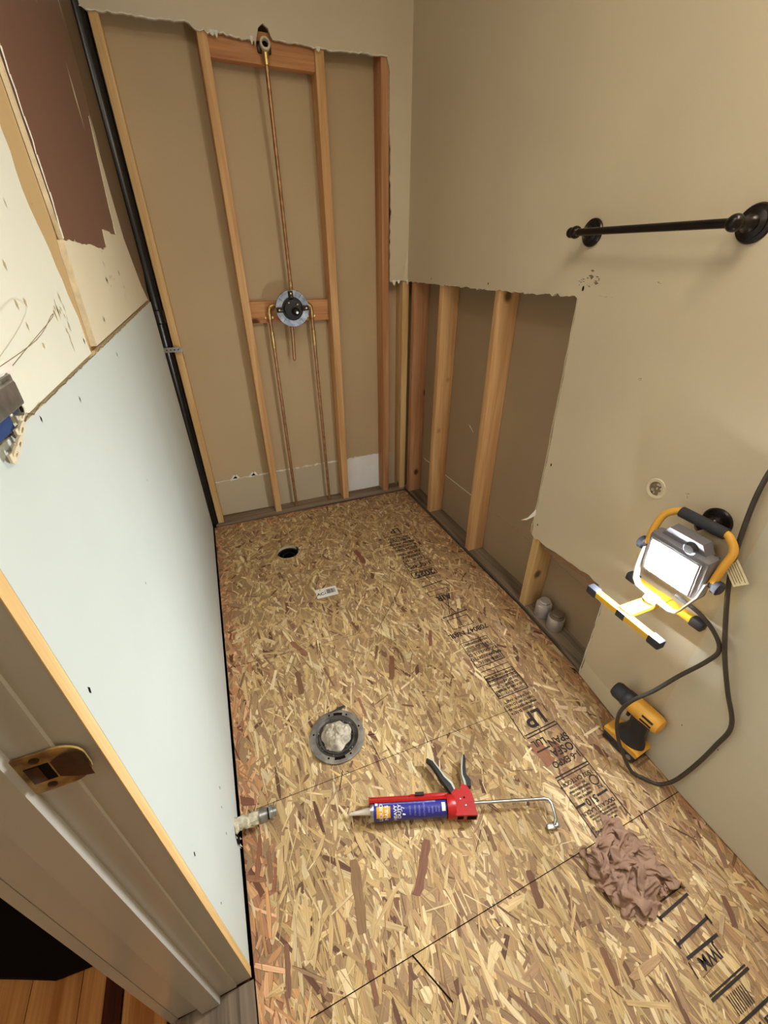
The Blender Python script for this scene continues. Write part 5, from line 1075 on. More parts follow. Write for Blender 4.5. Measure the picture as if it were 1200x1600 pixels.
412,404,406,416,429,454,466,464,450,447,438,429,435,439,445,471,484,467,442,445,452,258,277,291,313,331,337,347,364,390,421,447,456,450,437,418,397,
388,386,394,410,429,434,438,443,445,443,441,449,462,489,491,491,481,476,460,433,421,431,432,437,447,455,458,463,466,460,454,446,449,461,463,467,489,
473,457,462,450,]
RAG_Y = [
336,358,378,369,359,330,309,302,288,272,249,217,193,171,148,123,94,69,52,71,79,79,66,55,37,19,-1,-25,-54,-75,-91,-104,-125,-151,-173,-194,-221,-242,
-250,-266,-286,-294,-317,-334,-349,-340,-345,-362,-335,-340,-355,-374,-371,-395,-404,-405,-401,369,368,374,387,364,337,307,282,268,253,232,227,204,
181,159,134,106,84,63,54,68,76,73,45,19,11,-8,-9,-41,-64,-80,-98,-123,-145,-167,-188,-203,-232,-254,-270,-278,-298,-312,-335,-322,-335,-351,-355,-358,
-331,-353,-363,-380,-401,-422,-423,-418,386,393,396,383,370,348,317,284,259,248,237,210,196,181,171,147,119,95,81,60,57,70,55,31,3,-4,-15,-27,-37,-57,
-73,-92,-116,-147,-157,-180,-203,-223,-249,-268,-284,-297,-322,-326,-309,-318,-340,-341,-355,-329,-336,-362,-387,-408,-428,-440,-436,401,404,402,396,
376,351,320,285,258,245,229,212,216,201,177,157,131,103,85,75,55,56,37,18,-11,-26,-36,-28,-32,-56,-70,-90,-108,-139,-146,-167,-197,-225,-249,-266,
-285,-293,-316,-311,-320,-313,-331,-330,-349,-344,-345,-361,-387,-406,-424,-444,-455,402,407,400,386,370,345,320,284,253,236,216,220,219,193,183,162,
135,117,99,77,67,44,38,6,-23,-42,-50,-45,-39,-63,-78,-97,-113,-118,-140,-162,-189,-214,-238,-258,-275,-286,-303,-327,-330,-322,-306,-337,-325,-325,
-344,-366,-389,-411,-419,-439,-466,400,400,380,365,357,331,308,272,248,228,206,218,204,194,175,164,130,123,96,81,61,38,25,1,-24,-51,-42,-30,-61,-68,
-87,-85,-108,-112,-133,-155,-178,-200,-224,-245,-260,-271,-293,-313,-307,-298,-324,-311,-301,-319,-337,-360,-386,-412,-428,-438,-464,390,394,380,361,
343,322,288,259,230,222,199,200,198,188,182,156,123,108,74,71,63,36,25,-6,-28,-33,-20,-50,-68,-86,-88,-100,-90,-113,-127,-149,-174,-195,-209,-227,
-240,-262,-274,-294,-303,-323,-296,-291,-304,-314,-332,-349,-379,-406,-425,-438,-465,372,375,367,353,330,300,264,232,212,205,199,182,188,175,175,148,
123,86,70,50,42,40,16,0,-6,-6,-31,-47,-68,-66,-84,-105,-84,-108,-123,-145,-166,-189,-208,-210,-231,-239,-269,-283,-305,-297,-316,-306,-329,-351,-358,
-357,-372,-401,-422,-441,-457,349,355,347,330,306,273,245,213,189,179,192,172,184,168,146,138,115,80,50,32,21,36,7,13,-8,-12,-31,-57,-60,-80,-93,-98,
-79,-103,-119,-144,-158,-172,-193,-210,-226,-219,-253,-281,-288,-290,-315,-330,-362,-384,-378,-380,-374,-399,-416,-433,-444,330,333,326,306,276,242,
212,197,178,167,167,171,164,168,155,129,98,71,56,38,15,15,19,1,-11,-26,-37,-51,-66,-87,-95,-75,-75,-101,-120,-119,-135,-158,-177,-197,-215,-215,-241,
-271,-271,-288,-310,-346,-371,-390,-400,-395,-388,-402,-420,-442,-448,330,312,301,288,258,225,192,164,146,141,142,165,149,151,130,126,91,79,57,38,27,
34,29,8,-8,-20,-48,-54,-74,-91,-87,-87,-75,-99,-113,-135,-147,-156,-162,-182,-197,-226,-239,-268,-285,-295,-336,-372,-393,-409,-418,-413,-404,-406,
-423,-440,-472,317,298,280,262,243,205,179,153,139,120,127,151,146,134,128,117,103,77,57,40,42,40,19,4,0,-30,-46,-61,-75,-80,-68,-72,-82,-99,-118,
-119,-124,-134,-148,-172,-205,-231,-248,-269,-287,-314,-353,-395,-414,-426,-433,-431,-422,-410,-426,-449,-486,309,287,275,246,216,203,173,148,126,120,
141,136,137,125,100,84,73,76,57,51,28,24,21,5,-27,-27,-38,-54,-71,-62,-50,-53,-80,-97,-108,-132,-145,-130,-144,-168,-206,-240,-262,-273,-291,-330,
-373,-406,-428,-435,-424,-434,-435,-419,-430,-458,-489,292,288,267,239,205,179,166,142,123,140,156,155,136,114,84,63,74,78,55,41,29,21,24,2,-40,-32,
-34,-51,-66,-64,-30,-57,-77,-91,-121,-133,-126,-144,-156,-180,-217,-249,-256,-274,-301,-342,-385,-418,-431,-432,-415,-428,-414,-426,-435,-465,-496,
298,280,262,229,198,169,152,135,134,144,166,152,135,101,75,88,92,84,48,48,43,36,18,-17,-34,-52,-30,-40,-57,-28,-41,-55,-74,-97,-121,-114,-128,-145,
-169,-194,-227,-244,-258,-278,-307,-349,-388,-403,-411,-410,-423,-410,-393,-406,-440,-472,-500,300,278,245,228,193,171,152,146,153,173,170,150,141,99,
86,99,103,74,40,22,23,27,14,-4,-15,-47,-20,-34,-16,-37,-48,-57,-74,-101,-109,-130,-114,-140,-173,-207,-234,-242,-255,-280,-314,-352,-381,-397,-405,
-409,-391,-389,-386,-412,-431,-467,-495,298,284,241,220,195,173,158,170,184,182,169,158,150,106,106,102,77,56,18,32,41,50,19,10,3,-22,-15,2,-12,-38,
-60,-65,-74,-102,-110,-132,-124,-152,-182,-218,-240,-254,-269,-276,-313,-350,-371,-382,-388,-368,-355,-361,-380,-410,-433,-463,-485,316,288,246,215,
197,178,177,183,204,200,191,175,158,112,119,100,68,33,52,69,70,62,27,22,-5,5,11,-27,-34,-45,-36,-57,-77,-93,-122,-118,-139,-182,-193,-226,-231,-238,
-267,-284,-314,-342,-359,-366,-357,-335,-354,-372,-388,-414,-437,-460,-477,325,296,255,233,208,204,205,226,220,208,210,196,164,122,114,92,54,79,100,
105,92,66,30,12,19,2,-18,-20,-32,-18,-33,-56,-86,-107,-114,-131,-165,-162,-201,-230,-247,-251,-262,-298,-316,-333,-347,-347,-331,-365,-384,-380,-410,
-417,-442,-454,-457,333,290,265,238,231,230,233,226,221,232,231,202,167,134,112,84,102,129,137,132,104,70,33,30,13,0,-8,-14,-18,-7,-28,-69,-86,-112,
-125,-143,-138,-187,-228,-231,-251,-270,-275,-291,-309,-325,-341,-323,-365,-390,-367,-398,-394,-425,-449,-449,-466,324,287,258,242,248,255,251,250,
247,238,220,199,165,145,120,106,134,156,148,123,102,70,42,28,21,9,-2,5,-8,-9,-46,-67,-99,-107,-129,-119,-165,-208,-208,-228,-250,-287,-299,-289,-303,
-322,-325,-347,-379,-391,-371,-394,-407,-421,-437,-458,-473,316,282,266,264,267,272,268,261,244,220,202,190,170,148,130,137,162,161,163,129,87,68,48,
30,25,10,11,12,1,-32,-49,-75,-103,-115,-130,-139,-182,-195,-214,-218,-263,-294,-274,-288,-312,-311,-327,-357,-370,-371,-377,-382,-389,-405,-420,-440,
-452,302,289,284,286,289,277,277,259,250,216,208,185,167,168,153,171,154,166,138,110,91,62,53,34,10,32,28,11,-11,-50,-67,-96,-110,-113,-116,-159,-172,
-195,-195,-238,-282,-258,-269,-282,-314,-308,-331,-351,-354,-349,-354,-365,-374,-389,-407,-444,-429,310,291,294,302,292,280,282,263,236,225,202,181,
164,184,175,195,174,161,141,109,80,70,48,9,29,19,26,6,-29,-74,-86,-92,-101,-123,-130,-177,-179,-187,-215,-266,-233,-243,-263,-292,-315,-311,-337,-342,
-331,-346,-362,-361,-381,-396,-398,-433,-421,320,291,296,309,298,287,268,251,242,209,191,182,163,178,194,199,178,174,134,105,80,70,50,5,11,12,-4,-33,
-58,-68,-72,-84,-94,-130,-142,-164,-182,-206,-247,-214,-211,-229,-259,-302,-307,-308,-326,-325,-345,-337,-354,-359,-380,-374,-399,-413,-424,330,291,
312,299,310,290,269,248,228,205,194,191,166,196,185,203,189,145,128,102,85,63,54,10,-6,-18,-34,-43,-48,-60,-76,-74,-90,-133,-142,-162,-180,-213,-216,
-193,-198,-219,-254,-297,-290,-307,-318,-330,-338,-331,-344,-359,-378,-372,-377,-396,-386,340,295,300,314,297,266,255,251,230,213,199,199,176,202,202,
194,150,120,102,93,84,59,56,20,-8,-20,-22,-31,-41,-54,-68,-77,-85,-130,-132,-153,-181,-192,-190,-175,-191,-209,-250,-279,-284,-299,-313,-318,-325,
-341,-344,-371,-367,-359,-360,-364,-383,347,300,318,292,279,274,264,239,230,219,207,209,185,201,179,154,132,130,129,114,89,60,54,21,3,-5,-15,-32,-58,
-48,-72,-60,-81,-117,-139,-150,-164,-172,-158,-164,-188,-208,-247,-273,-295,-290,-296,-309,-322,-332,-350,-367,-354,-355,-368,-364,-382,354,308,316,
292,293,283,258,239,222,226,219,219,205,196,164,143,146,164,149,127,99,58,47,22,13,1,-24,-62,-59,-63,-72,-49,-77,-104,-120,-130,-146,-150,-145,-163,
-181,-218,-241,-266,-283,-296,-302,-299,-314,-327,-345,-365,-350,-361,-375,-373,-400,358,324,311,291,295,277,258,243,223,212,208,219,202,185,152,154,
179,182,164,137,97,58,35,23,17,-3,-49,-74,-81,-80,-51,-46,-75,-92,-109,-112,-126,-127,-138,-162,-188,-222,-246,-263,-271,-283,-293,-299,-307,-321,
-336,-360,-350,-366,-383,-399,-391,357,330,311,302,280,278,255,239,222,209,218,213,197,166,157,171,196,191,169,144,100,61,37,31,11,-22,-57,-73,-74,
-70,-37,-48,-73,-89,-91,-101,-107,-118,-137,-166,-198,-228,-246,-265,-269,-269,-279,-286,-297,-314,-337,-359,-375,-381,-383,-416,-409,352,330,322,305,
291,262,260,243,227,210,226,205,191,183,168,195,201,187,171,135,95,61,46,34,10,-23,-50,-58,-57,-55,-26,-52,-70,-85,-106,-117,-120,-115,-140,-174,-209,
-229,-243,-268,-284,-263,-269,-281,-291,-311,-336,-360,-380,-392,-385,-423,-421,353,330,314,310,285,274,265,251,235,213,223,200,183,192,177,202,193,
173,153,112,81,58,54,38,12,-18,-42,-51,-48,-26,-28,-53,-68,-80,-104,-116,-110,-117,-149,-185,-204,-222,-239,-270,-288,-278,-267,-286,-315,-335,-352,
-365,-373,-391,-400,-410,-423,347,333,308,303,296,284,269,256,234,234,215,198,181,175,193,190,181,157,129,88,69,57,44,45,2,-27,-29,-37,-16,-1,-36,-50,
-66,-92,-88,-96,-102,-123,-159,-187,-224,-216,-234,-271,-284,-263,-288,-305,-323,-334,-346,-358,-376,-380,-410,-423,-421,322,328,307,285,307,293,277,
247,244,225,222,202,191,163,175,185,170,137,102,88,73,61,44,47,16,-16,-23,-5,13,-12,-39,-44,-65,-94,-102,-93,-110,-128,-168,-205,-232,-227,-232,-269,
-280,-265,-287,-304,-314,-324,-344,-363,-383,-398,-403,-436,-433,292,304,323,308,300,274,263,269,255,235,214,195,184,164,153,161,153,120,113,95,86,70,
46,53,25,5,3,28,1,-29,-27,-37,-59,-92,-107,-97,-108,-137,-173,-214,-202,-199,-217,-260,-263,-274,-298,-291,-304,-329,-355,-374,-380,-402,-382,-410,
-434,267,277,297,316,282,284,275,277,262,236,212,197,176,182,170,148,142,116,128,115,96,77,48,62,44,17,33,18,-14,-2,-3,-18,-48,-80,-108,-101,-113,
-144,-184,-189,-173,-174,-198,-241,-268,-274,-302,-289,-316,-358,-391,-399,-402,-398,-373,-388,-414,272,266,285,319,310,295,295,277,252,229,216,197,
173,177,174,172,148,119,138,103,88,82,50,65,45,40,27,8,-16,11,19,3,-29,-64,-96,-115,-119,-152,-158,-165,-181,-169,-183,-220,-245,-279,-276,-309,-336,
-384,-412,-427,-430,-399,-374,-372,-397,289,282,301,322,311,305,295,277,254,240,237,218,174,168,175,167,139,148,130,121,112,91,58,52,58,46,28,11,-11,
23,28,8,-9,-47,-83,-106,-130,-130,-159,-149,-165,-179,-198,-225,-242,-273,-279,-312,-349,-399,-426,-439,-417,-419,-377,-360,-379,312,305,294,312,315,
307,301,275,254,258,255,228,186,168,178,168,139,157,149,124,105,97,69,46,53,48,29,18,11,25,13,4,-3,-41,-77,-98,-114,-145,-140,-137,-151,-163,-187,
-212,-246,-267,-282,-316,-364,-407,-433,-438,-407,-403,-364,-352,-364,324,318,317,310,327,323,304,282,254,275,266,237,196,171,184,170,143,155,155,123,
114,101,72,49,40,44,31,-2,19,43,30,25,-8,-46,-79,-101,-115,-140,-145,-136,-152,-156,-176,-207,-241,-263,-277,-309,-356,-388,-416,-427,-412,-374,-339,
-340,-342,324,336,329,331,335,326,311,299,262,281,268,238,211,179,190,176,150,145,158,130,114,100,81,58,42,34,34,0,-1,37,28,12,-19,-54,-90,-113,-116,
-129,-138,-144,-158,-165,-192,-222,-247,-251,-264,-296,-345,-385,-398,-403,-401,-359,-353,-363,-343,335,352,348,349,331,331,318,288,291,282,261,237,
222,194,197,182,162,143,155,138,122,101,81,65,51,37,28,4,-10,21,5,-12,-37,-73,-107,-118,-129,-134,-148,-154,-166,-181,-196,-223,-241,-271,-267,-298,
-323,-365,-368,-376,-385,-385,-374,-387,-373,354,334,367,345,346,339,318,301,271,262,253,238,226,212,204,186,165,156,148,134,117,99,80,71,52,52,45,21,
-14,-9,-2,-22,-45,-79,-115,-127,-142,-150,-152,-161,-167,-182,-198,-218,-266,-270,-284,-298,-311,-346,-373,-353,-357,-382,-408,-417,-406,333,358,370,
354,365,359,342,338,312,293,273,257,236,226,212,190,171,148,147,135,120,102,92,64,73,67,50,47,20,1,-12,-32,-64,-101,-113,-137,-154,-162,-163,-172,
-182,-180,-200,-237,-246,-284,-290,-318,-317,-339,-364,-360,-372,-411,-420,-444,-439,369,360,360,372,361,375,362,334,338,309,286,269,250,238,216,190,
190,173,137,125,111,111,79,70,92,84,79,53,18,-13,-26,-41,-69,-91,-112,-139,-158,-169,-172,-181,-192,-190,-214,-237,-268,-273,-293,-321,-328,-349,-374,
-392,-398,-427,-434,-457,-435,382,380,378,386,365,382,370,357,326,323,303,285,265,249,213,190,178,182,164,127,109,96,86,74,107,96,88,60,39,-1,-30,-45,
-64,-89,-125,-144,-163,-177,-184,-189,-200,-212,-223,-261,-295,-279,-292,-323,-345,-364,-386,-387,-407,-431,-446,-465,-439,387,388,396,385,389,366,
360,337,352,324,303,290,280,244,216,199,177,178,170,149,120,105,98,80,113,102,77,69,44,5,-25,-39,-57,-79,-112,-145,-164,-179,-196,-196,-207,-213,-238,
-264,-304,-300,-297,-325,-347,-346,-375,-396,-406,-420,-451,-473,-450,403,392,406,396,391,371,352,349,356,324,303,295,280,248,231,206,182,167,160,153,
132,115,112,93,115,93,70,62,33,4,-25,-42,-62,-82,-114,-141,-162,-181,-200,-209,-219,-227,-234,-259,-290,-318,-301,-325,-348,-337,-371,-381,-395,-415,
-447,-477,-464,411,413,404,407,390,374,360,343,338,333,307,295,283,254,237,214,191,171,156,142,141,122,106,111,96,82,55,47,24,-4,-34,-43,-56,-83,-114,
-139,-155,-177,-201,-221,-232,-242,-247,-264,-288,-315,-306,-325,-352,-358,-372,-397,-395,-403,-432,-464,-479,411,420,422,411,403,385,371,354,351,330,
316,299,277,265,246,224,201,180,161,142,145,123,105,90,78,65,52,38,16,0,-30,-42,-59,-74,-106,-134,-144,-166,-190,-207,-229,-245,-259,-274,-296,-319,
-311,-331,-358,-355,-375,-413,-424,-418,-418,-449,-474,412,424,434,426,418,395,380,365,361,341,324,306,283,260,250,234,211,190,171,161,133,119,109,75,
79,53,52,31,21,-4,-32,-47,-60,-74,-94,-121,-136,-155,-179,-207,-234,-254,-270,-287,-306,-297,-321,-342,-341,-366,-396,-417,-445,-445,-442,-435,-462,
428,427,441,419,418,388,376,385,356,351,333,315,296,274,248,241,223,203,183,158,137,124,114,96,68,60,42,22,12,-20,-32,-54,-69,-80,-93,-110,-127,-149,
-177,-208,-233,-252,-268,-288,-290,-316,-326,-334,-350,-378,-399,-430,-449,-462,-466,-447,-457,452,444,450,421,422,394,387,372,375,352,344,325,309,
287,266,244,230,210,188,166,146,131,113,103,73,55,34,13,-9,-23,-50,-58,-72,-86,-100,-111,-127,-148,-176,-207,-235,-255,-267,-280,-289,-318,-334,-358,
-379,-385,-413,-442,-469,-475,-485,-473,-456,474,468,455,447,420,410,398,383,370,364,353,333,316,296,273,250,229,209,189,170,156,140,123,100,71,44,21,
7,-12,-33,-59,-68,-82,-93,-105,-117,-132,-152,-177,-210,-229,-248,-265,-280,-306,-321,-343,-363,-385,-411,-439,-455,-477,-487,-498,-492,-466,499,495,
480,459,444,424,410,396,389,379,359,340,321,300,279,257,237,215,198,177,153,141,123,99,70,40,17,-3,-14,-42,-58,-61,-78,-98,-110,-124,-135,-155,-179,
-208,-237,-248,-263,-284,-305,-337,-357,-381,-399,-425,-457,-472,-484,-500,-511,-506,-479,523,519,502,482,466,447,424,411,399,387,370,352,333,307,284,
265,243,221,201,177,157,136,117,93,65,36,11,-6,-29,-34,-39,-56,-72,-94,-112,-125,-142,-154,-177,-203,-228,-251,-269,-288,-313,-342,-372,-395,-416,
-435,-463,-490,-489,-506,-523,-512,-490,]
RAG_Z = [
154,131,113,91,108,113,125,122,125,128,130,129,113,102,94,102,100,107,118,124,117,103,87,65,79,89,103,118,109,98,95,105,106,90,82,79,88,83,64,54,52,
29,32,29,33,54,64,56,47,19,34,36,45,26,44,64,60,153,131,104,83,76,79,88,102,108,109,106,106,96,92,100,104,104,96,89,102,91,76,59,63,66,62,75,95,93,95,
94,93,76,82,76,73,63,73,70,60,42,53,48,54,33,32,44,76,48,38,39,20,46,46,37,58,67,129,117,100,80,60,69,72,75,83,84,82,93,76,67,78,86,92,88,77,79,79,55,
44,44,47,42,53,79,97,83,83,73,65,57,60,61,60,54,62,57,47,65,66,57,39,35,41,73,55,45,25,20,25,44,48,48,67,111,97,77,58,51,50,57,58,61,63,82,72,64,53,
54,62,75,76,66,63,66,42,50,29,28,45,60,67,86,78,64,55,47,39,43,47,45,42,43,52,48,68,82,68,51,48,47,78,68,39,19,38,21,24,29,35,60,92,77,57,42,31,30,51,
39,41,54,71,53,44,39,31,40,55,77,52,47,51,55,33,26,21,36,53,65,80,83,68,61,44,28,24,26,27,28,29,33,47,66,88,83,68,63,54,60,60,31,35,29,42,23,38,43,47,
74,59,54,43,21,21,45,54,38,40,56,37,49,25,23,44,42,70,51,35,29,44,46,21,21,30,46,62,56,66,76,54,44,26,22,21,38,26,28,31,45,66,84,100,80,72,71,58,45,
38,33,38,31,41,28,47,43,59,43,35,25,40,23,30,52,52,36,41,30,58,34,40,46,30,60,68,50,33,22,53,37,44,28,48,39,47,46,67,52,34,23,35,37,26,51,42,58,50,61,
86,106,90,88,73,66,60,51,44,29,28,36,25,42,40,75,41,23,40,32,45,30,48,68,50,23,21,36,56,33,24,50,45,76,71,52,25,44,66,41,30,30,57,75,58,52,46,33,25,
36,24,49,56,75,88,82,70,73,101,108,87,77,82,77,65,69,53,24,29,24,32,54,82,40,23,29,44,33,61,73,83,73,50,30,46,33,38,60,47,58,71,73,71,49,30,62,57,43,
39,56,85,86,76,50,28,23,34,24,57,83,108,119,114,92,95,80,99,79,100,100,92,80,58,48,36,24,33,46,23,83,45,24,24,33,53,83,114,121,105,73,41,42,59,74,56,
72,99,106,104,97,66,29,52,68,62,49,84,108,110,89,61,22,26,21,48,85,120,141,148,140,116,98,102,90,99,115,95,75,61,51,60,49,25,28,24,52,62,57,36,53,69,
90,119,137,136,124,91,67,46,64,61,96,114,133,142,134,114,77,41,61,69,57,87,116,132,125,97,60,26,30,41,68,111,149,167,170,152,134,115,118,111,123,121,
100,83,68,57,53,54,31,24,43,57,77,70,49,66,101,119,153,166,161,141,108,84,53,53,80,118,149,166,168,152,119,81,54,46,69,87,120,145,141,119,95,62,30,37,
52,91,135,170,184,181,169,150,131,120,131,136,113,105,90,80,66,56,48,37,24,26,43,94,71,74,91,119,155,167,177,178,152,119,91,64,69,85,121,157,186,178,
146,116,77,54,46,62,108,142,154,144,123,86,51,45,46,71,107,147,176,187,170,175,161,145,134,147,139,123,110,102,92,78,72,59,51,29,25,24,104,86,95,119,
149,172,189,193,180,151,116,89,77,76,98,130,162,185,176,141,103,71,47,61,78,121,156,151,120,94,74,63,53,59,79,122,148,170,165,187,181,168,146,152,156,
151,137,123,115,104,89,86,69,65,37,27,25,105,99,117,140,175,195,204,198,170,135,107,91,96,82,112,124,150,171,164,120,79,53,40,52,102,134,150,133,90,
99,74,63,62,62,92,128,156,142,163,188,171,145,149,150,160,154,142,118,107,104,105,91,76,58,52,38,24,110,114,127,165,190,210,214,193,155,119,96,97,108,
93,127,117,142,141,138,98,63,41,23,59,108,121,128,107,131,92,68,59,56,67,104,129,147,160,178,151,125,117,120,129,145,158,143,131,125,124,102,100,81,
79,42,29,26,130,132,144,181,208,221,212,171,126,109,93,111,122,105,117,142,146,117,104,69,43,34,21,63,111,121,98,119,106,91,83,65,47,70,106,116,138,
157,126,100,81,84,103,135,147,154,143,139,141,119,100,81,92,93,55,35,25,129,152,160,190,218,219,188,144,101,81,95,116,133,121,125,140,139,115,75,51,
50,24,24,65,85,110,99,83,62,54,65,65,46,80,99,118,131,117,75,57,61,80,95,129,151,148,145,145,101,84,63,68,73,104,67,48,32,139,167,176,204,208,178,138,
114,92,83,102,113,143,133,140,125,123,84,55,51,36,22,34,66,81,72,60,53,30,44,41,61,51,70,102,113,101,68,41,38,39,69,105,124,150,144,149,102,63,63,65,
52,71,102,76,56,30,156,162,192,197,170,132,89,64,53,70,99,126,149,150,155,145,113,71,64,45,26,28,50,75,84,65,34,22,24,37,53,49,71,80,79,91,64,42,44,
22,31,68,107,137,145,145,107,64,51,48,44,35,75,80,86,64,36,175,163,170,170,134,89,55,59,38,64,100,136,151,159,153,108,82,59,43,59,21,52,67,84,63,35,
36,21,20,43,42,74,90,98,93,58,38,57,28,34,55,76,113,135,141,116,72,42,32,30,35,41,77,102,92,73,41,180,181,171,140,100,52,54,32,30,61,106,145,159,153,
121,79,62,80,56,35,30,68,73,79,54,22,33,22,31,40,72,102,111,102,74,30,52,33,27,60,65,95,116,122,125,85,44,24,19,23,27,77,102,98,79,69,30,163,178,151,
111,67,63,28,21,55,86,133,156,153,129,88,63,85,70,57,21,64,70,87,73,47,25,25,38,59,72,106,123,114,92,46,21,31,21,49,70,82,97,107,127,102,57,27,24,32,
27,69,111,111,93,64,47,23,167,169,131,85,46,48,22,40,73,122,154,156,138,105,62,72,82,56,21,45,74,90,93,80,55,37,50,65,88,111,145,126,112,84,33,36,21,
43,62,70,82,101,103,126,81,37,23,41,40,69,112,142,139,105,59,42,32,168,159,113,65,32,30,50,83,117,148,170,151,119,80,74,47,56,21,46,78,97,106,84,86,
49,59,56,78,118,162,142,129,105,80,33,52,50,30,46,85,119,128,124,121,68,29,29,48,85,114,142,165,148,104,59,38,20,165,154,106,66,41,57,92,134,170,185,
170,143,101,90,66,55,23,41,87,116,122,120,88,95,62,63,83,127,169,158,147,126,95,78,37,38,55,44,97,129,150,145,133,112,65,40,64,94,131,155,167,179,150,
104,62,36,22,162,150,101,70,65,79,123,174,195,188,167,133,89,86,68,41,38,77,115,140,149,132,97,82,89,104,138,170,140,136,149,122,85,81,50,54,47,97,
144,164,170,143,138,102,72,60,84,127,172,195,192,184,144,104,73,50,33,160,145,105,93,104,121,169,178,203,186,157,120,81,77,70,42,87,133,157,168,168,
143,106,103,108,135,167,149,159,150,138,113,76,71,70,54,97,149,178,192,182,147,129,101,97,96,120,157,193,220,212,174,134,100,85,64,45,158,141,105,105,
135,168,172,187,202,178,144,107,83,60,56,97,145,174,192,190,169,153,114,108,130,161,163,180,179,157,124,100,72,72,60,95,144,190,210,210,179,152,118,
111,120,136,164,194,227,229,202,160,121,97,98,76,63,157,128,106,116,151,181,184,205,200,171,132,98,93,75,101,149,184,209,215,201,180,156,127,114,139,
173,193,201,187,155,125,84,69,64,85,128,178,213,228,215,179,147,121,112,133,163,197,226,237,223,182,139,102,110,108,79,93,147,122,132,129,156,189,208,
209,191,158,121,91,96,98,142,189,215,231,220,188,163,148,134,120,141,172,207,200,180,139,106,65,61,68,104,151,198,227,230,206,168,136,115,110,138,180,
207,228,226,199,156,111,91,92,120,92,78,140,120,139,158,164,186,210,202,174,139,106,92,84,119,167,199,230,236,207,176,144,135,124,144,165,197,208,192,
163,115,79,50,55,74,112,161,201,225,218,189,151,116,101,105,142,177,205,212,198,162,119,77,61,76,113,109,67,123,118,134,163,190,190,206,185,150,113,
84,78,87,125,173,202,227,231,195,166,131,111,125,153,183,199,193,172,136,95,48,50,49,78,119,165,193,214,200,165,117,88,88,95,136,177,186,182,170,129,
81,41,55,59,104,129,89,102,112,128,160,198,201,185,166,130,84,57,70,84,121,168,205,202,217,180,150,114,94,112,152,167,182,173,146,112,64,61,49,46,71,
119,157,184,195,176,131,101,73,75,82,126,164,173,159,129,85,42,44,42,62,79,124,124,87,93,120,156,184,181,159,132,94,51,61,68,88,109,155,190,201,198,
166,119,89,78,101,142,170,160,144,121,79,68,63,47,41,67,112,149,159,172,151,113,78,57,50,67,111,145,141,119,90,48,71,74,67,49,90,101,126,89,84,113,
156,166,169,144,102,56,34,33,42,65,104,138,169,189,173,127,86,62,63,86,126,152,136,115,92,82,79,56,46,35,57,97,129,147,147,119,86,73,56,42,51,97,127,
122,89,48,62,52,56,72,70,78,105,124,70,86,112,138,140,141,112,69,42,48,55,42,55,97,131,149,168,139,93,53,58,50,66,102,131,126,109,95,93,52,33,26,28,
51,75,106,125,114,92,101,70,55,46,39,73,101,100,64,34,41,48,66,58,90,78,107,122,41,62,86,112,123,108,78,48,70,71,61,55,45,88,124,147,136,107,64,49,34,
52,44,77,99,122,101,103,71,41,22,33,30,48,67,84,105,94,101,83,58,48,29,46,73,72,87,69,31,26,45,59,66,94,81,109,117,52,44,69,86,93,77,47,74,79,56,36,
38,36,81,117,137,138,98,56,29,41,29,28,62,91,108,90,93,64,39,23,21,46,57,67,78,83,88,71,61,46,31,37,26,55,59,69,69,35,39,28,42,58,86,89,99,117,54,46,
43,62,66,46,65,59,67,44,25,22,35,80,114,132,125,88,45,21,22,46,28,51,81,100,105,99,62,54,33,19,44,47,57,63,64,74,59,43,30,20,20,20,37,53,52,51,52,31,
20,37,43,79,74,102,122,41,65,48,37,64,54,52,63,44,37,21,23,43,84,114,130,119,81,39,36,24,42,26,48,76,96,114,108,74,46,26,27,30,37,52,61,64,62,48,35,
43,27,22,32,45,54,47,46,49,20,21,33,61,87,81,114,126,27,55,63,33,59,74,70,56,59,39,25,27,55,87,116,131,117,80,42,46,43,21,45,65,75,92,115,116,75,63,
45,42,40,57,61,61,75,54,40,25,29,46,47,58,66,45,41,25,21,42,22,38,73,58,104,133,121,22,50,66,34,48,67,96,78,66,45,39,52,73,87,119,135,118,88,53,32,26,
31,52,84,84,88,108,128,91,74,64,55,62,80,89,68,78,83,57,41,27,32,55,71,64,69,63,58,20,21,47,63,36,85,127,109,104,24,44,53,56,42,52,72,109,92,70,71,81,
98,94,128,143,137,103,67,58,51,55,63,99,106,93,114,134,114,77,59,69,91,110,103,81,87,85,89,72,48,40,52,78,85,95,84,88,53,29,30,37,66,102,130,120,110,
21,36,44,66,47,52,69,101,84,93,96,99,119,111,145,156,144,132,93,69,56,57,85,90,111,110,111,141,117,99,81,77,84,91,112,92,95,90,94,89,70,53,53,61,107,
99,119,105,89,69,54,71,91,105,111,123,104,24,22,35,69,67,69,66,75,112,116,120,127,136,132,162,158,137,124,126,100,85,76,69,88,110,101,121,134,135,126,
105,103,111,84,97,115,116,102,104,91,90,72,77,72,109,128,142,137,116,101,86,76,98,87,121,103,88,47,32,37,69,90,96,95,101,81,115,126,132,131,152,146,
160,145,122,107,114,101,93,67,84,106,116,97,107,106,120,128,125,115,91,78,102,109,115,106,103,102,91,85,85,105,145,164,164,140,123,110,95,88,97,124,
100,84,66,51,43,63,108,123,126,109,74,96,104,114,127,129,135,156,150,129,107,91,96,89,69,76,93,106,104,82,83,93,101,104,97,84,75,83,91,98,102,93,93,
106,104,108,118,155,180,175,153,118,125,116,106,115,127,105,83,74,67,61,78,121,148,151,125,87,69,83,96,107,112,131,143,147,138,118,88,73,68,78,63,80,
88,93,101,97,71,80,82,79,68,61,63,72,82,88,92,96,94,114,124,136,155,171,173,156,120,104,116,122,111,114,118,88,54,73,84,96,130,161,152,133,100,64,65,
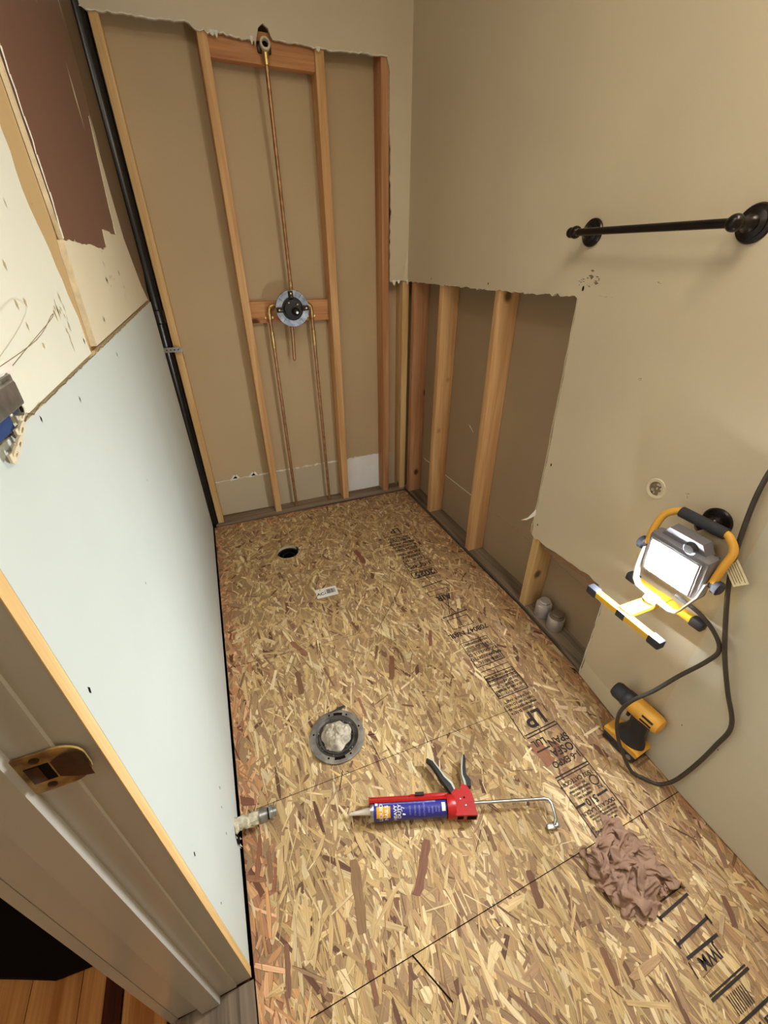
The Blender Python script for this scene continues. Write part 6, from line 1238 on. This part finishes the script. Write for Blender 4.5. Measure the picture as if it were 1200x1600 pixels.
77,89,96,115,128,135,131,117,93,66,55,60,52,82,72,74,102,91,65,63,71,63,69,61,68,56,63,69,81,85,85,104,124,139,139,154,166,156,122,86,104,104,124,128,
128,99,44,63,87,114,144,154,143,122,92,75,54,61,71,81,96,110,117,115,101,79,51,44,40,46,76,66,87,74,67,49,47,57,57,50,66,67,52,57,60,75,63,67,80,98,
108,120,139,146,141,108,79,82,100,109,137,140,117,38,55,78,103,130,132,121,102,74,63,45,47,51,66,73,86,93,91,78,76,58,43,24,26,52,68,61,53,58,39,34,
44,54,44,43,63,50,62,67,49,39,41,49,63,82,110,116,118,122,109,93,71,79,93,115,150,127,30,45,63,80,105,107,96,83,71,39,34,39,32,36,49,58,76,81,71,46,
36,39,23,42,21,40,54,44,48,45,25,21,29,50,35,33,49,49,36,28,35,40,47,42,70,86,83,91,94,82,91,87,63,65,91,119,155,36,29,45,53,75,87,66,54,53,48,26,24,
39,32,23,25,48,53,39,32,24,24,22,44,56,27,22,22,25,46,42,22,29,23,49,30,24,23,21,21,21,26,37,24,50,54,77,64,69,78,77,77,70,56,73,106,130,24,31,23,50,
43,64,45,36,28,45,28,23,35,43,39,28,21,25,28,41,24,23,21,31,35,52,45,29,26,39,43,24,23,33,21,48,31,27,35,42,34,26,25,37,29,59,78,62,52,55,58,56,61,49,
61,92,104,35,25,38,31,53,43,24,23,34,41,38,33,24,32,43,43,40,42,32,35,46,42,42,34,32,35,47,44,31,24,40,55,47,35,24,22,45,38,34,42,52,45,42,42,48,46,
70,72,55,42,37,36,49,50,53,82,85,23,36,24,26,44,23,30,23,23,28,34,24,33,36,33,31,36,41,53,58,63,66,65,57,47,34,38,51,47,25,56,72,70,57,37,35,21,36,39,
47,56,64,60,62,58,61,66,73,63,41,24,25,30,32,48,74,67,]
TR = Matrix.Translation((-0.330, -2.105, 0.0)) @ Matrix.Rotation(math.radians(8), 4, 'Z') @ Matrix.Diagonal((0.80, 0.80, 0.66, 1))
mb = MB(); mb.add([(a/4e3, b/4e3, max(0.0, c/4e3-0.0035)) for a, b, c in zip(RAG_X, RAG_Y, RAG_Z)], [(r*57+c, r*57+c+1, r*57+c+58, r*57+c+57) for r in range(56) for c in range(56)], M_cloth, True, TR)
rag = mb.build('rag', loc=(-0.318, -2.112, 0.0)); tag(rag, 'crumpled dusty pink rag lying on the strand board floor', 'rag')
rag.location.z = 0.0022
sm = rag.modifiers.new('subdivision', 'SUBSURF'); sm.levels = 1; sm.render_levels = 1
